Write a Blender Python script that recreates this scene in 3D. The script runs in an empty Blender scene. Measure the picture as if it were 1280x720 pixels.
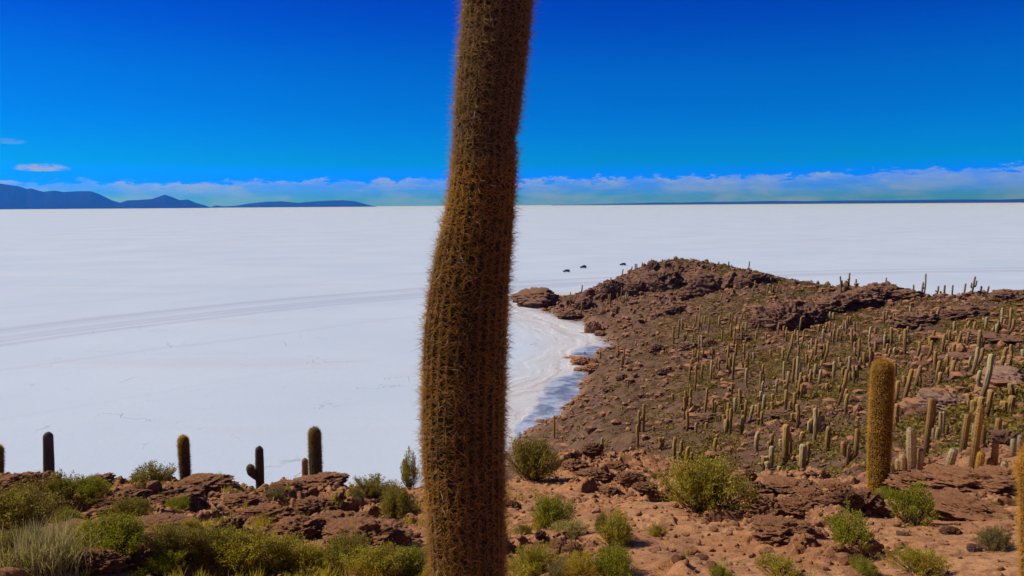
import bpy, math, random
import numpy as np
from mathutils import Vector, Matrix, Quaternion

random.seed(7)
RNG = np.random.default_rng(7)
scn = bpy.context.scene
col = scn.collection
R = math.radians

# ------------------------------------------------------------------ camera
FPX = 985.0                      # focal length in pixels of the 1280 wide photograph
EYE = 45.0                       # the hilltop stands about 45 m above the salt
pitch, roll = R(6.0), 0.0062
fwd = Vector((0, math.cos(pitch), -math.sin(pitch)))
R0, U0 = Vector((1, 0, 0)), Vector((0, math.sin(pitch), math.cos(pitch)))
right = (R0 - U0*roll).normalized(); up = (U0 + R0*roll).normalized()
cam_d = bpy.data.cameras.new('camera'); cam = bpy.data.objects.new('camera', cam_d); col.objects.link(cam)
m = Matrix((right, up, -fwd)).transposed().to_4x4(); m.translation = (0, 0, EYE)
cam.matrix_world = m
cam_d.sensor_width = 36; cam_d.lens = FPX/1280*36
cam_d.clip_start = 0.05; cam_d.clip_end = 400000
scn.camera = cam

# ------------------------------------------------------------------ light
SUN_EL, SUN_AZ = R(42), R(-76)   # azimuth measured from +Y towards +X: the sun is to the left and slightly ahead
sd = bpy.data.lights.new('sun', 'SUN'); sun = bpy.data.objects.new('sun', sd); col.objects.link(sun)
sd.energy = 5.0; sd.angle = R(0.5); sd.color = (1.0, 0.945, 0.86)
sdir = Vector((math.sin(SUN_AZ)*math.cos(SUN_EL), math.cos(SUN_AZ)*math.cos(SUN_EL), math.sin(SUN_EL)))
sun.rotation_mode = 'QUATERNION'; sun.rotation_quaternion = (-sdir).to_track_quat('-Z', 'Y')
scn.view_settings.view_transform = 'Standard'; scn.view_settings.look = 'None'
scn.view_settings.gamma = 1; scn.view_settings.exposure = -0.17
scn.view_settings.use_curve_mapping = False

def nt_new(mat):
    mat.use_nodes = True; t = mat.node_tree; t.nodes.clear(); return t
class NT:
    """tiny helper to write node graphs"""
    def __init__(s, tree): s.t = tree
    def n(s, typ, **kw):
        nd = s.t.nodes.new(typ)
        for k, v in kw.items():
            if k.startswith('_'): setattr(nd, k[1:], v)
        return nd
    def link(s, a, b): s.t.links.new(a, b)
    def setin(s, nd, key, v):
        if hasattr(v, 'is_output') or isinstance(v, bpy.types.NodeSocket): s.t.links.new(v, nd.inputs[key])
        elif v is not None: nd.inputs[key].default_value = v
    def math(s, op, a, b=None, c=None, clamp=False):
        nd = s.t.nodes.new('ShaderNodeMath'); nd.operation = op; nd.use_clamp = clamp
        s.setin(nd, 0, a); s.setin(nd, 1, b)
        if c is not None: s.setin(nd, 2, c)
        return nd.outputs[0]
    def mix(s, f, a, b, blend='MIX'):
        nd = s.t.nodes.new('ShaderNodeMix'); nd.data_type = 'RGBA'; nd.blend_type = blend
        s.setin(nd, 0, f)
        for k, v in ((6, a), (7, b)):
            if isinstance(v, tuple) and len(v) == 3: v = (*v, 1)
            s.setin(nd, k, v)
        return nd.outputs[2]
    def noise(s, vec, scale, detail=4, rough=.55, dist=0, out=0):
        nd = s.t.nodes.new('ShaderNodeTexNoise'); s.setin(nd, 'Vector', vec)
        nd.inputs['Scale'].default_value = scale; nd.inputs['Detail'].default_value = detail
        nd.inputs['Roughness'].default_value = rough; nd.inputs['Distortion'].default_value = dist
        return nd.outputs[out]
    def ss(s, v, a, b, lo=0., hi=1.):
        nd = s.t.nodes.new('ShaderNodeMapRange'); nd.interpolation_type = 'SMOOTHSTEP'
        s.setin(nd, 0, v); s.setin(nd, 1, a); s.setin(nd, 2, b); s.setin(nd, 3, lo); s.setin(nd, 4, hi)
        return nd.outputs[0]
    def attr(s, name):
        nd = s.t.nodes.new('ShaderNodeAttribute'); nd.attribute_name = name; return nd.outputs['Fac']
    def vmul(s, v, k):
        nd = s.t.nodes.new('ShaderNodeVectorMath'); nd.operation = 'MULTIPLY'
        s.setin(nd, 0, v); nd.inputs[1].default_value = k; return nd.outputs[0]
    def comb(s, x, y, z=0.):
        nd = s.t.nodes.new('ShaderNodeCombineXYZ'); s.setin(nd, 0, x); s.setin(nd, 1, y); s.setin(nd, 2, z); return nd.outputs[0]
    def bump(s, h, strength, dist, normal=None):
        nd = s.t.nodes.new('ShaderNodeBump'); s.setin(nd, 'Height', h)
        nd.inputs['Strength'].default_value = strength; nd.inputs['Distance'].default_value = dist
        if normal is not None: s.setin(nd, 'Normal', normal)
        return nd.outputs[0]

# sky: clear high-altitude blue over a low band of far cumulus
w = bpy.data.worlds.new('World'); scn.world = w; w.use_nodes = True
wt = w.node_tree; wt.nodes.clear(); N = NT(wt)
sky = wt.nodes.new('ShaderNodeTexSky'); sky.sky_type = 'NISHITA'; sky.sun_disc = False
sky.sun_elevation = SUN_EL; sky.sun_rotation = SUN_AZ
sky.altitude = 3650; sky.air_density = 1.0; sky.dust_density = 0.0; sky.ozone_density = 4.0
hs = wt.nodes.new('ShaderNodeHueSaturation'); hs.inputs['Saturation'].default_value = 1.0; hs.inputs['Value'].default_value = 1.0
tc = wt.nodes.new('ShaderNodeTexCoord')
sp = wt.nodes.new('ShaderNodeSeparateXYZ'); wt.links.new(tc.outputs['Generated'], sp.inputs[0])
az = N.math('ARCTAN2', sp.outputs[0], sp.outputs[1]); el = sp.outputs[2]
pv = N.comb(N.math('MULTIPLY', az, 1.0), N.math('MULTIPLY', el, 2.6), 0.)
cr = wt.nodes.new('ShaderNodeValToRGB'); N.link(el, cr.inputs[0]); cr.color_ramp.interpolation = 'EASE'
for k, (p_, c_) in enumerate(((0., (.0, .36, 12.)), (.025, (.0, .56, 5.4)), (.055, (.0, .76, 1.95)), (.137, (.0, .68, 1.82)), (.25, (.0, .36, 1.80)), (.42, (.62, .62, 1.15)))):
    e_ = cr.color_ramp.elements[k] if k < 2 else cr.color_ramp.elements.new(p_); e_.position = p_; e_.color = (*c_, 1)
tint = cr.outputs[0]
wt.links.new(N.mix(1.0, sky.outputs[0], tint, 'MULTIPLY'), hs.inputs['Color'])
big = N.noise(pv, 7, 3, .5); mid = N.noise(pv, 52, 7, .62); lowf = N.noise(N.comb(az, 3.3, 0.), 3.2, 2, .5)
top = N.math('ADD', N.math('ADD', N.math('MULTIPLY_ADD', big, .016, .0245), N.math('MULTIPLY', az, .008)), N.math('MULTIPLY', N.math('SUBTRACT', mid, .5), .036))
under = N.math('SUBTRACT', top, el)
body = N.ss(under, -.0012, .0036)
edge = N.math('MULTIPLY', body, N.ss(under, .001, .013, 1, 0))
streak = N.noise(N.comb(N.math('MULTIPLY', az, 1.), N.math('MULTIPLY', el, 9.), 1.7), 9, 5, .6)
gap = N.ss(N.noise(N.comb(az, N.math('MULTIPLY', el, 3.), 8.), 11, 4, .6), .38, .60, .35, 1)
fac = N.math('MULTIPLY', N.math('MULTIPLY', body, gap), N.math('ADD', N.ss(streak, .3, .75, .34, .60), N.math('MULTIPLY', edge, .34)), clamp=True)
skyc = N.mix(fac, hs.outputs[0], (4.8, 6.5, 13.5))
# one small white cloud standing free at the left, and a wisp above it
def small_cloud(base, azd, eld, wa, wh, amp, c):
    dx = N.math('DIVIDE', N.math('SUBTRACT', az, azd), wa)
    dy = N.math('DIVIDE', N.math('SUBTRACT', el, eld), wh)
    dyn = N.math('MULTIPLY', N.math('MINIMUM', dy, 0.), 3.2)
    dy2 = N.math('ADD', N.math('MAXIMUM', dy, 0.), dyn)
    r = N.math('ADD', N.math('MULTIPLY', dx, dx), N.math('MULTIPLY', dy2, dy2))
    nn = N.noise(N.comb(N.math('MULTIPLY', az, 1.), N.math('MULTIPLY', el, 2.2), 5.), 95, 5, .6)
    f = N.ss(N.math('SUBTRACT', N.math('MULTIPLY_ADD', nn, 1.9, -.25), r), -.05, .75, 0, amp)
    return N.mix(f, base, c)
skyc = small_cloud(skyc, -.532, .0415, .034, .0085, .85, (5.6, 6.3, 9.2))
skyc = small_cloud(skyc, -.560, .0690, .022, .006, .22, (4.2, 7.0, 9.5))
bg = wt.nodes.new('ShaderNodeBackground'); bg.inputs['Strength'].default_value = 0.071
wt.links.new(skyc, bg.inputs['Color'])
wo = wt.nodes.new('ShaderNodeOutputWorld'); wt.links.new(bg.outputs[0], wo.inputs['Surface'])

# ------------------------------------------------------------------ helpers
def tag(o, label=None, cat=None, group=None, kind=None):
    if label: o['label'] = label
    if cat: o['category'] = cat
    if group: o['group'] = group
    if kind: o['kind'] = kind
    return o
def empty(name, loc=(0, 0, 0)):
    o = bpy.data.objects.new(name, None); o.empty_display_size = .2; o.location = loc; col.objects.link(o); return o
def mesh_np(name, V, F, smooth=True):
    """V (n,3), F (m,k) with k = 3 or 4"""
    me = bpy.data.meshes.new(name); V = np.asarray(V, np.float32); F = np.asarray(F, np.int32)
    k = F.shape[1]; nf = len(F)
    me.vertices.add(len(V)); me.vertices.foreach_set('co', V.ravel())
    me.loops.add(nf*k); me.loops.foreach_set('vertex_index', F.ravel())
    me.polygons.add(nf); me.polygons.foreach_set('loop_start', np.arange(0, nf*k, k, dtype=np.int32))
    me.polygons.foreach_set('loop_total', np.full(nf, k, np.int32))
    me.polygons.foreach_set('use_smooth', np.full(nf, smooth))
    me.update(calc_edges=True); return me
def link(name, me, mat=None, parent=None):
    o = bpy.data.objects.new(name, me); col.objects.link(o)
    if mat is not None and not me.materials: me.materials.append(mat)
    if parent: o.parent = parent
    return o
def set_attr(me, name, arr):
    a = me.attributes.new(name, 'FLOAT', 'POINT'); a.data.foreach_set('value', np.asarray(arr, np.float32).ravel())

def ray(px, py):
    d = fwd + right*((px-640)/FPX) + up*((360-py)/FPX)
    h = math.hypot(d.x, d.y); return math.atan2(d.x, d.y), d.z/h
def pix(px, py, d):
    a, t = ray(px, py); return (d*math.sin(a), d*math.cos(a), EYE + t*d)

# vectorised noise
_P = RNG.permutation(256).astype(np.int64); _P = np.concatenate([_P, _P, _P])
_G = RNG.normal(size=(256, 3)); _G /= np.linalg.norm(_G, axis=1)[:, None]
def perlin(x, y, z=0.0):
    x, y, z = np.broadcast_arrays(np.asarray(x, float), np.asarray(y, float), np.asarray(z, float))
    xi, yi, zi = (np.floor(q).astype(np.int64) for q in (x, y, z)); xf, yf, zf = x-xi, y-yi, z-zi
    fade = lambda t: t*t*t*(t*(t*6-15)+10)
    u, v, ww = fade(xf), fade(yf), fade(zf); out = 0
    for i in (0, 1):
        for j in (0, 1):
            for k in (0, 1):
                h = _P[_P[_P[(xi+i) & 255]+((yi+j) & 255)]+((zi+k) & 255)]; g = _G[h]
                dt = g[..., 0]*(xf-i)+g[..., 1]*(yf-j)+g[..., 2]*(zf-k)
                out = out + dt*(u if i else 1-u)*(v if j else 1-v)*(ww if k else 1-ww)
    return out*1.5
def fbm(x, y, z=0.0, o=4, g=.5, ridged=False):
    s, a, f = 0, 1., 1.
    for k in range(o):
        n = perlin(x*f+13.7*k, y*f+7.1*k, z*f)
        s = s + a*((1-2*np.abs(n)) if ridged else n); a *= g; f *= 2.03
    return s
_H1 = RNG.random(256); _H2 = RNG.random(256); _H3 = RNG.random(256)
def slab(x, y, sharp=.22):
    """broken-rock relief: every cell a block of its own height, narrow gaps between"""
    x = x + .45*perlin(x*1.3, y*1.3, 4.2); y = y + .45*perlin(x*1.3, y*1.3, 9.9)
    xi, yi = np.floor(x).astype(np.int64), np.floor(y).astype(np.int64)
    f1 = np.full(x.shape, 9.); f2 = np.full(x.shape, 9.); hh = np.zeros(x.shape)
    for i in (-1, 0, 1):
        for j in (-1, 0, 1):
            h = _P[_P[(xi+i) & 255]+((yi+j) & 255)]
            cx, cy = xi+i+_H1[h]-x, yi+j+_H2[h]-y
            d = np.sqrt(cx*cx+cy*cy); hv = _H3[h] + .55*(cx*(_H1[h]-.5)+cy*(_H2[h]-.5))*-2
            n1 = d < f1
            f2 = np.where(n1, f1, np.minimum(f2, d)); hh = np.where(n1, hv, hh); f1 = np.where(n1, d, f1)
    e = np.clip((f2-f1)/sharp, 0, 1); return (hh+.25)*(.45+.55*e*e*(3-2*e))-.25
sst = lambda v, a, b: (lambda t: t*t*(3-2*t))(np.clip((v-a)/(b-a), 0, 1))

# ------------------------------------------------------------------ the island's ground
near = [(1.3, 1.72), (2.6, 2.15), (4.5, 2.85)]            # distance, drop below the eye
cols = {
 -150: [(720,7.5),(690,9),(660,11.5),(630,15),(608,19)],
 0:   [(720,7.5),(690,9),(660,11.5),(630,15),(604,20)],
 70:  [(720,7.5),(690,9),(660,11.5),(635,15),(611,20)],
 150: [(720,7.5),(690,9),(660,11.5),(630,15.5),(607,20)],
 230: [(720,7.5),(690,9),(660,11.5),(625,15.5),(596,20)],
 310: [(720,7.5),(690,9),(660,11.5),(630,15),(609,19)],
 395: [(720,7.5),(690,9),(660,11.5),(630,15),(601,20)],
 500: [(720,7.5),(690,9),(660,11.3),(630,15),(604,20)],
 600: [(720,7.5),(690,9),(660,11),(630,14.2),(600,20)],
 700: [(720,7.5),(690,9),(660,11),(630,14),(600,18.5),(572,25)],
 800: [(720,7.5),(690,9),(660,11),(630,14),(600,18.5),(568,26)],
 900: [(720,7.5),(690,9),(660,11),(630,14),(600,18.5),(582,24)],
 1000:[(720,7.5),(690,9),(660,11),(630,14),(600,19),(588,24)],
 1100:[(720,7.5),(690,9),(660,11),(630,14),(605,18.5),(594,22)],
 1200:[(720,7.5),(690,9),(660,11),(630,14),(600,20),(589,26)],
 1300:[(720,7.5),(690,9),(660,11),(630,14),(600,20),(585,27)],
 1500:[(720,7.5),(690,9),(660,11),(630,14),(600,20),(585,27)]}
farc = {
 730: [(552,105),(525,138),(508,160)],
 760: [(555,100),(520,125),(490,155),(462,188),(436,222),(402,285),(390,310),(370,335),(352,357)],
 800: [(560,92),(530,112),(500,135),(470,165),(440,205),(418,240),(400,270),(380,305),(355,335),(334,362)],
 850: [(570,80),(540,95),(510,115),(480,142),(450,175),(430,200),(410,235),(390,270),(370,300),(345,335),(322,370)],
 925: [(575,72),(545,85),(515,102),(485,125),(455,155),(430,182),(408,215),(390,245),(370,275),(350,305),(334,340)],
 1000:[(582,58),(550,72),(520,88),(490,108),(460,132),(430,165),(410,195),(390,230),(370,268),(351,310)],
 1100:[(585,45),(560,53),(530,68),(500,87),(470,108),(440,136),(415,165),(392,200),(372,240),(360,272)],
 1200:[(583,31),(560,39),(530,52),(500,70),(470,92),(440,118),(418,145),(400,175),(384,205),(371,238)],
 1290:[(580,31),(560,38),(530,50),(500,66),(470,86),(440,110),(415,138),(395,170),(378,205),(362,240)],
 1500:[(560,38),(530,50),(500,66),(470,86),(440,110),(415,138),(395,170),(375,205),(358,240)]}
P = []
for px, lst in cols.items():
    for d, dr in near: P.append((ray(px, 500)[0], d, EYE-dr))
    for py, d in lst:
        a, t = ray(px, py+(9 if d > 18.8 else 0)); P.append((a, d, EYE+t*d))
for px, lst in farc.items():
    for py, d in lst: a, t = ray(px, py); P.append((a, d, EYE+t*d))
    a, t = ray(px, lst[-1][0]); d = lst[-1][1]
    if px > 740:
        P += [(a, d*1.1, EYE+t*d-5), (a, d*1.28, EYE+t*d-20), (a, d*1.6, -9.)]
def shore(px, py, dz=0.): # a point where the salt meets the land
    a, t = ray(px, py); return (a, -EYE/t, dz)
for px, py in ((640,556),(668,537),(690,522),(712,508),(726,495),(733,482),(736,470),(740,455),(757,440),(766,429),(752,418),(750,408),(738,402),(712,400),(690,391),(676,383),(660,379),(672,371),(690,366)):
    P.append(shore(px, py))
for px, py in ((640,500),(655,520),(672,505),(690,490),(705,470),(715,440),(735,430),(735,425),(715,415),(700,408),(680,398),(655,388),(640,385)):
    a, d, _ = shore(px, py); P.append((a, d, -1.2))
for px, py in ((640,450),(660,465),(680,440),(665,415)): a, d, _ = shore(px, py); P.append((a, d, -3.5))
for px, py in ((640,372),(655,366),(675,361),(690,355),(715,345),(740,338)): a, d, _ = shore(px, py); P.append((a, d, -1.8))
for px in (-150, 0, 150, 300, 450, 560):
    a, _ = ray(px, 500)
    P += [(a, 27, 33.6), (a, 36, 29.), (a, 65, 13.), (a, 108, 0.), (a, 150, -6.), (a, 240, -9.), (a, 450, -12.)]
for px in (600, 640, 700):
    a, _ = ray(px, 500); P += [(a, 27, 33.9), (a, 36, 29.5), (a, 65, 17.), (a, 100, 5.), (a, 480, -9.), (a, 420, -6.)]
for px in (760, 850): a, _ = ray(px, 500); P += [(a, 38, 31.), (a, 58, 24.)]
for px in (925, 1000): a, _ = ray(px, 500); P += [(a, 38, 30.2)]
P = np.array(P)
KU, KV = 4.0, 1.5
C = np.c_[P[:, 0]*KU, np.log(P[:, 1])*KV]
def tpsk(r2): return np.where(r2 > 0, .5*r2*np.log(r2+1e-12), 0)
d2 = ((C[:, None]-C[None])**2).sum(-1)
nP = len(C); A = np.zeros((nP+3, nP+3)); A[:nP, :nP] = tpsk(d2)+np.eye(nP)*.012
A[:nP, nP] = 1; A[:nP, nP+1:] = C; A[nP:, :nP] = A[:nP, nP:].T
wts = np.linalg.solve(A, np.r_[P[:, 2], 0, 0, 0])
def tps(a, lnd):
    q = np.c_[a.ravel()*KU, lnd.ravel()*KV]; out = np.empty(len(q))
    for s in range(0, len(q), 20000):
        b = q[s:s+20000]; r2 = ((b[:, None]-C[None])**2).sum(-1)
        out[s:s+20000] = tpsk(r2) @ wts[:nP] + wts[nP] + b @ wts[nP+1:]
    return out.reshape(a.shape)
AMAX = R(44)
def base_z(a, lnd):
    """smooth ground height: coarse spline, resampled; a plain hill behind the camera"""
    ca = np.linspace(-AMAX, AMAX, 200); cl = np.linspace(math.log(1.2), math.log(560), 260)
    G = tps(*np.meshgrid(ca, cl, indexing='ij'))
    def look(a, l):
        fa = np.clip((a+AMAX)/(2*AMAX)*199, 0, 198.999); fl = np.clip((l-cl[0])/(cl[-1]-cl[0])*259, 0, 258.999)
        i, j = fa.astype(int), fl.astype(int); u, v = fa-i, fl-j
        return (G[i, j]*(1-u)*(1-v)+G[i+1, j]*u*(1-v)+G[i, j+1]*(1-u)*v+G[i+1, j+1]*u*v)
    z = look(np.clip(a, -AMAX, AMAX), lnd); d = np.exp(lnd)
    back = np.where(d < 45, EYE-1.75+np.maximum(d-1.3, 0)*.16, EYE+5.3-(d-45)*.35)
    k = sst(np.abs(a), R(48), R(85)); return z*(1-k)+back*k
side = np.linspace(AMAX, math.pi, 70)[1:]
AZ = np.r_[-side[::-1], np.linspace(-AMAX, AMAX, 1080), side]
LN = np.r_[np.linspace(math.log(1.25), math.log(6.5), 60)[:-1], np.linspace(math.log(6.5), math.log(30), 500)[:-1],
           np.linspace(math.log(30), math.log(60), 70)[:-1], np.linspace(math.log(60), math.log(400), 620)[:-1], np.linspace(math.log(400), math.log(560), 30)]
aa, ll = np.meshgrid(AZ, LN, indexing='ij'); dd = np.exp(ll)
X, Y = dd*np.sin(aa), dd*np.cos(aa)
Z0 = base_z(aa, ll)
def blobs(lst, X, Y):
    """soft patches given as (px, py, distance, half width across, half depth) on the ground"""
    out = np.zeros(X.shape)
    for px, py, d, wx, wy in lst:
        a, _ = ray(px, py); cx, cy = d*math.sin(a), d*math.cos(a)
        dx, dy = X-cx, Y-cy; u = (dx*math.cos(a)-dy*math.sin(a))/wx; v = (dx*math.sin(a)+dy*math.cos(a))/wy
        out = np.maximum(out, np.exp(-(u*u+v*v)**1.5))
    return out
nearmask = 1-sst(dd, 30, 42)
NR = [(60,612,20,4,3.5),(230,600,19,4,4),(310,625,16.5,3.2,3),(400,625,16,2.6,3.2),(430,650,12.6,1.3,1.6),(330,640,13.5,2.4,2.2),(120,690,9.3,1.4,.9),(210,705,8.4,1.2,.6),
      (170,640,14,2.5,1.6),(740,583,22,1.8,2.6),(790,600,18,1.8,2.3),(820,622,15,1.4,1),(950,610,17.5,1.4,2),(985,640,13.2,1.5,2),(1010,600,19.5,2.4,1.6),(1065,622,15,1.3,1.6),
      (1190,600,20,2.6,2.6),(1200,632,14.2,1.5,1.6),(1250,600,20,3,3),(705,680,9.7,.6,.5),(1050,700,8.5,.6,.4),(1000,625,15,1.2,1.2),(660,590,20,1,1.6),(655,690,9,.5,.4)]
rockn = blobs(NR, X, Y)
far_r = [(835,340,345,22,14),(895,355,300,26,12),(945,352,308,12,9),(1000,385,238,22,16),(975,412,190,7,9),(1075,372,255,16,12),(1105,366,262,16,12),(1150,385,200,14,12),(1240,372,225,22,16),
         (750,362,345,18,14),(720,375,340,14,12),(800,350,335,18,16),(760,420,255,4,6),(1180,495,75,6,7),(1245,455,100,10,10),(1165,440,118,8,10),(1270,415,140,14,12),(905,435,180,6,6),(870,525,106,6,5),
         (1140,430,125,9,10),(1200,430,125,10,9),(1000,528,82,6,5),(1050,570,48,5,4),(1250,560,36,4,4),(1210,575,34,3,3)]
rockf = blobs(far_r, X, Y)*(1-nearmask)
patch = np.maximum(sst(fbm(X/9, Y/9, 2.2, 3), -.05, .45)*sst(dd, 70, 160)*.8, (.35+.3*fbm(X/12, Y/12, 4.4, 3))*sst(dd, 220, 290))*(1-nearmask)*sst(Z0, .8, 4)
rock = np.clip(np.maximum(rockn, np.maximum(rockf, patch)), 0, 1)
onland = sst(Z0, -.6, .9)
Z = Z0.copy()
nm = nearmask*onland; fm = (1-nearmask)*onland
dist_l = sst(dd, 150, 300)
Z += nm*(.10*fbm(X/1.7, Y/1.7, 0, 4) + .022*fbm(X*2.2, Y*2.2, 5., 4))
Z += nm*sst(rock+.25*perlin(X/.9, Y/.9, 3.), .28, .62)*(.34*slab(X/1.5, Y/1.1)+.17*slab(X/.55, Y/.42, .3)+.07*slab(X/.2, Y/.16, .4)+.05*fbm(X*1.6, Y*1.6, 8., 4, .6, True)-.27)
Z += nm*sst(fbm(X/1.3, Y/1.3, 11., 3), .12, .5)*.10*slab(X/.30, Y/.30, .35)
Z += fm*(.45*fbm(X/9, Y/9, 1., 4)+.14*fbm(X/1.6, Y/1.6, 5., 3, .6)*sst(rock, -.4, .6))
Z += fm*rock*((.8+2.2*dist_l)*slab(X/8, Y/6.5)*(.35+rock)+(.5+.9*dist_l)*slab(X/2.6, Y/2.2, .3)+(.25+.45*dist_l)*fbm(X/4, Y/4, 8., 5, .6, True)-(1.0+2.1*dist_l))
Z += fm*.16*slab(X/1.1, Y/1.1, .3)*sst(Z0, .5, 3)
Z += (.55*fbm(X/6, Y/6, 21., 4)+.25*slab(X/3, Y/3, .4))*sst(Z0, -1.6, -.4)*(1-sst(Z0, .8, 2.5))*fm
Z += .5*fbm(X/6, Y/6, 21., 4)*sst(Z0, -1.8, -.6)*(1-sst(Z0, -.4, .6))*(1-nearmask)
Z = np.where(Z0 < -1.2, np.minimum(Z, -.35), Z)
nl, na = len(LN), len(AZ)
V = np.stack([X, Y, Z], -1).reshape(-1, 3)
i, j = np.meshgrid(np.arange(na-1), np.arange(nl-1), indexing='ij'); v0 = (i*nl+j)
F = np.stack([v0, v0+nl, v0+nl+1, v0+1], -1)
keep = (Z0[:-1, :-1] > -4) | (Z0[1:, 1:] > -4)
F = F[keep]
gme = mesh_np('ground', V, F)
veg = sst(fbm(X/14, Y/14, 6.5, 4), -.5, .12)*(1-nearmask)*sst(Z0, 2, 8)*sst(ray(760, 500)[0]-aa, -.02, -.16)
set_attr(gme, 'rock', rock); set_attr(gme, 'veg', veg); set_attr(gme, 'near', nearmask); set_attr(gme, 'hgt', Z0)

def gz(x, y):
    """ground height under a point"""
    a, l = math.atan2(x, y), math.log(max(math.hypot(x, y), 1.26))
    i = min(max(int(np.searchsorted(AZ, a))-1, 0), na-2); j = min(max(int(np.searchsorted(LN, l))-1, 0), nl-2)
    u = (a-AZ[i])/(AZ[i+1]-AZ[i]); v = (l-LN[j])/(LN[j+1]-LN[j])
    return float(Z[i, j]*(1-u)*(1-v)+Z[i+1, j]*u*(1-v)+Z[i, j+1]*(1-u)*v+Z[i+1, j+1]*u*v)
def hit(px, py, dmin=5., dmax=520):
    """first ground point that the line of sight through a spot of the photograph meets"""
    a, t = ray(px, py); i = min(max(int(np.searchsorted(AZ, a))-1, 0), na-2)
    u = (a-AZ[i])/(AZ[i+1]-AZ[i]); prof = Z[i]*(1-u)+Z[i+1]*u
    d = np.exp(LN); ok = (prof >= EYE+t*d) & (d > dmin) & (d < dmax)
    if not ok.any(): return None
    k = d[int(np.argmax(ok))]; return (k*math.sin(a), k*math.cos(a), float(prof[int(np.argmax(ok))]), k)
def spot(px, py, lo=5., hi=520.):
    """like hit, but steps down the picture until a ground point within the wanted range is found"""
    for dy in (0, .7, 1.5, 2.5, 4, 6, 8, 11, 15, 20):
        h = hit(px, py+dy, lo, hi)
        if h and h[3] < hi: return h
    return None

# ------------------------------------------------------------------ materials
def principled(N, colr, rough=.9, normal=None, spec=.25, **kw):
    b = N.t.nodes.new('ShaderNodeBsdfPrincipled')
    if isinstance(colr, tuple): colr = (*colr, 1) if len(colr) == 3 else colr
    N.setin(b, 'Base Color', colr); N.setin(b, 'Roughness', rough); b.inputs['Specular IOR Level'].default_value = spec
    if normal is not None: N.setin(b, 'Normal', normal)
    for k, v in kw.items(): N.setin(b, k.replace('_', ' '), v)
    o = N.t.nodes.new('ShaderNodeOutputMaterial'); N.link(b.outputs[0], o.inputs['Surface']); return b
def mat_new(name): m = bpy.data.materials.new(name); return m, NT(nt_new(m))

def ground_mat():
    m, N = mat_new('island_ground'); tc = N.n('ShaderNodeTexCoord'); p = tc.outputs['Object']
    rk, vg, nr, hg = N.attr('rock'), N.attr('veg'), N.attr('near'), N.attr('hgt')
    n1 = N.noise(p, .9, 6, .6); n2 = N.noise(p, 6, 6, .65); n3 = N.noise(p, 32, 4, .7); nf = N.noise(p, .11, 6, .62); nf2 = N.noise(p, .55, 6, .65)
    dirt = N.mix(N.ss(n1, .3, .7), (.435, .190, .078), (.55, .278, .128))
    dirt = N.mix(N.ss(n2, .42, .7), dirt, (.31, .135, .055))
    rockc = N.mix(N.ss(n2, .35, .65), (.150, .068, .038), (.30, .138, .070))
    rockc = N.mix(N.ss(N.noise(p, 3.1, 5, .6), .60, .70), rockc, (.40, .215, .12))
    gn = N.n('ShaderNodeNewGeometry'); sx = N.n('ShaderNodeSeparateXYZ'); N.link(gn.outputs['Normal'], sx.inputs[0])
    steep = N.ss(N.math('ADD', sx.outputs[2], N.math('MULTIPLY', N.math('SUBTRACT', n2, .5), .35)), .62, .90, 1, 0)
    nearc = N.mix(N.math('MULTIPLY', steep, N.ss(N.math('ADD', rk, N.math('MULTIPLY', N.math('SUBTRACT', n1, .5), .8)), .1, .5)), dirt, rockc)
    farsoil = N.mix(N.ss(nf, .35, .65), (.125, .066, .036), (.200, .110, .056))
    farsoil = N.mix(N.ss(nf2, .42, .68), farsoil, (.12, .066, .042))
    vegc = N.mix(N.ss(nf2, .38, .62), (.205, .135, .042), (.120, .078, .028))
    farc_ = N.mix(N.math('MULTIPLY', vg, N.ss(N.noise(p, .8, 6, .7), .36, .58)), farsoil, vegc)
    frock = N.mix(N.ss(nf2, .35, .65), (.110, .056, .040), (.23, .120, .076))
    frock = N.mix(N.ss(N.noise(p, 1.7, 5, .7), .58, .7), frock, (.30, .175, .12))
    farc_ = N.mix(N.ss(N.math('ADD', rk, N.math('MULTIPLY', N.math('SUBTRACT', nf2, .5), .9)), .25, .65), farc_, frock)
    c = N.mix(nr, farc_, nearc)
    # pale sandy beach, damp and dark right at the salt's edge
    beach = N.ss(N.math('ADD', hg, N.math('MULTIPLY', nf, 2.0)), 1.1, 2.6, 1, 0)
    c = N.mix(N.math('MULTIPLY', beach, .8), c, N.mix(n1, (.33, .20, .125), (.22, .135, .09)))
    s1 = N.bump(N.noise(p, .9, 8, .72), 1.0, .55)
    far_n = N.bump(N.noise(p, .35, 7, .7), .9, 1.6)
    h = N.math('ADD', N.math('MULTIPLY', n2, .06), N.math('ADD', N.math('MULTIPLY', n3, .022), N.math('MULTIPLY', N.noise(p, 110, 3, .6), .006)))
    near_n = N.bump(h, 1.0, 1.0)
    mx = N.n('ShaderNodeMix'); mx.data_type = 'VECTOR'; N.setin(mx, 0, nr)
    mm = N.n('ShaderNodeMix'); mm.data_type = 'VECTOR'; mm.inputs[0].default_value = .5
    N.link(s1, mm.inputs[4]); N.link(far_n, mm.inputs[5])
    N.link(mm.outputs[1], mx.inputs[4]); N.link(near_n, mx.inputs[5])
    principled(N, c, .95, mx.outputs[1], .12); return m
ground = link('ground', gme, ground_mat()); tag(ground, kind='structure')

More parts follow.
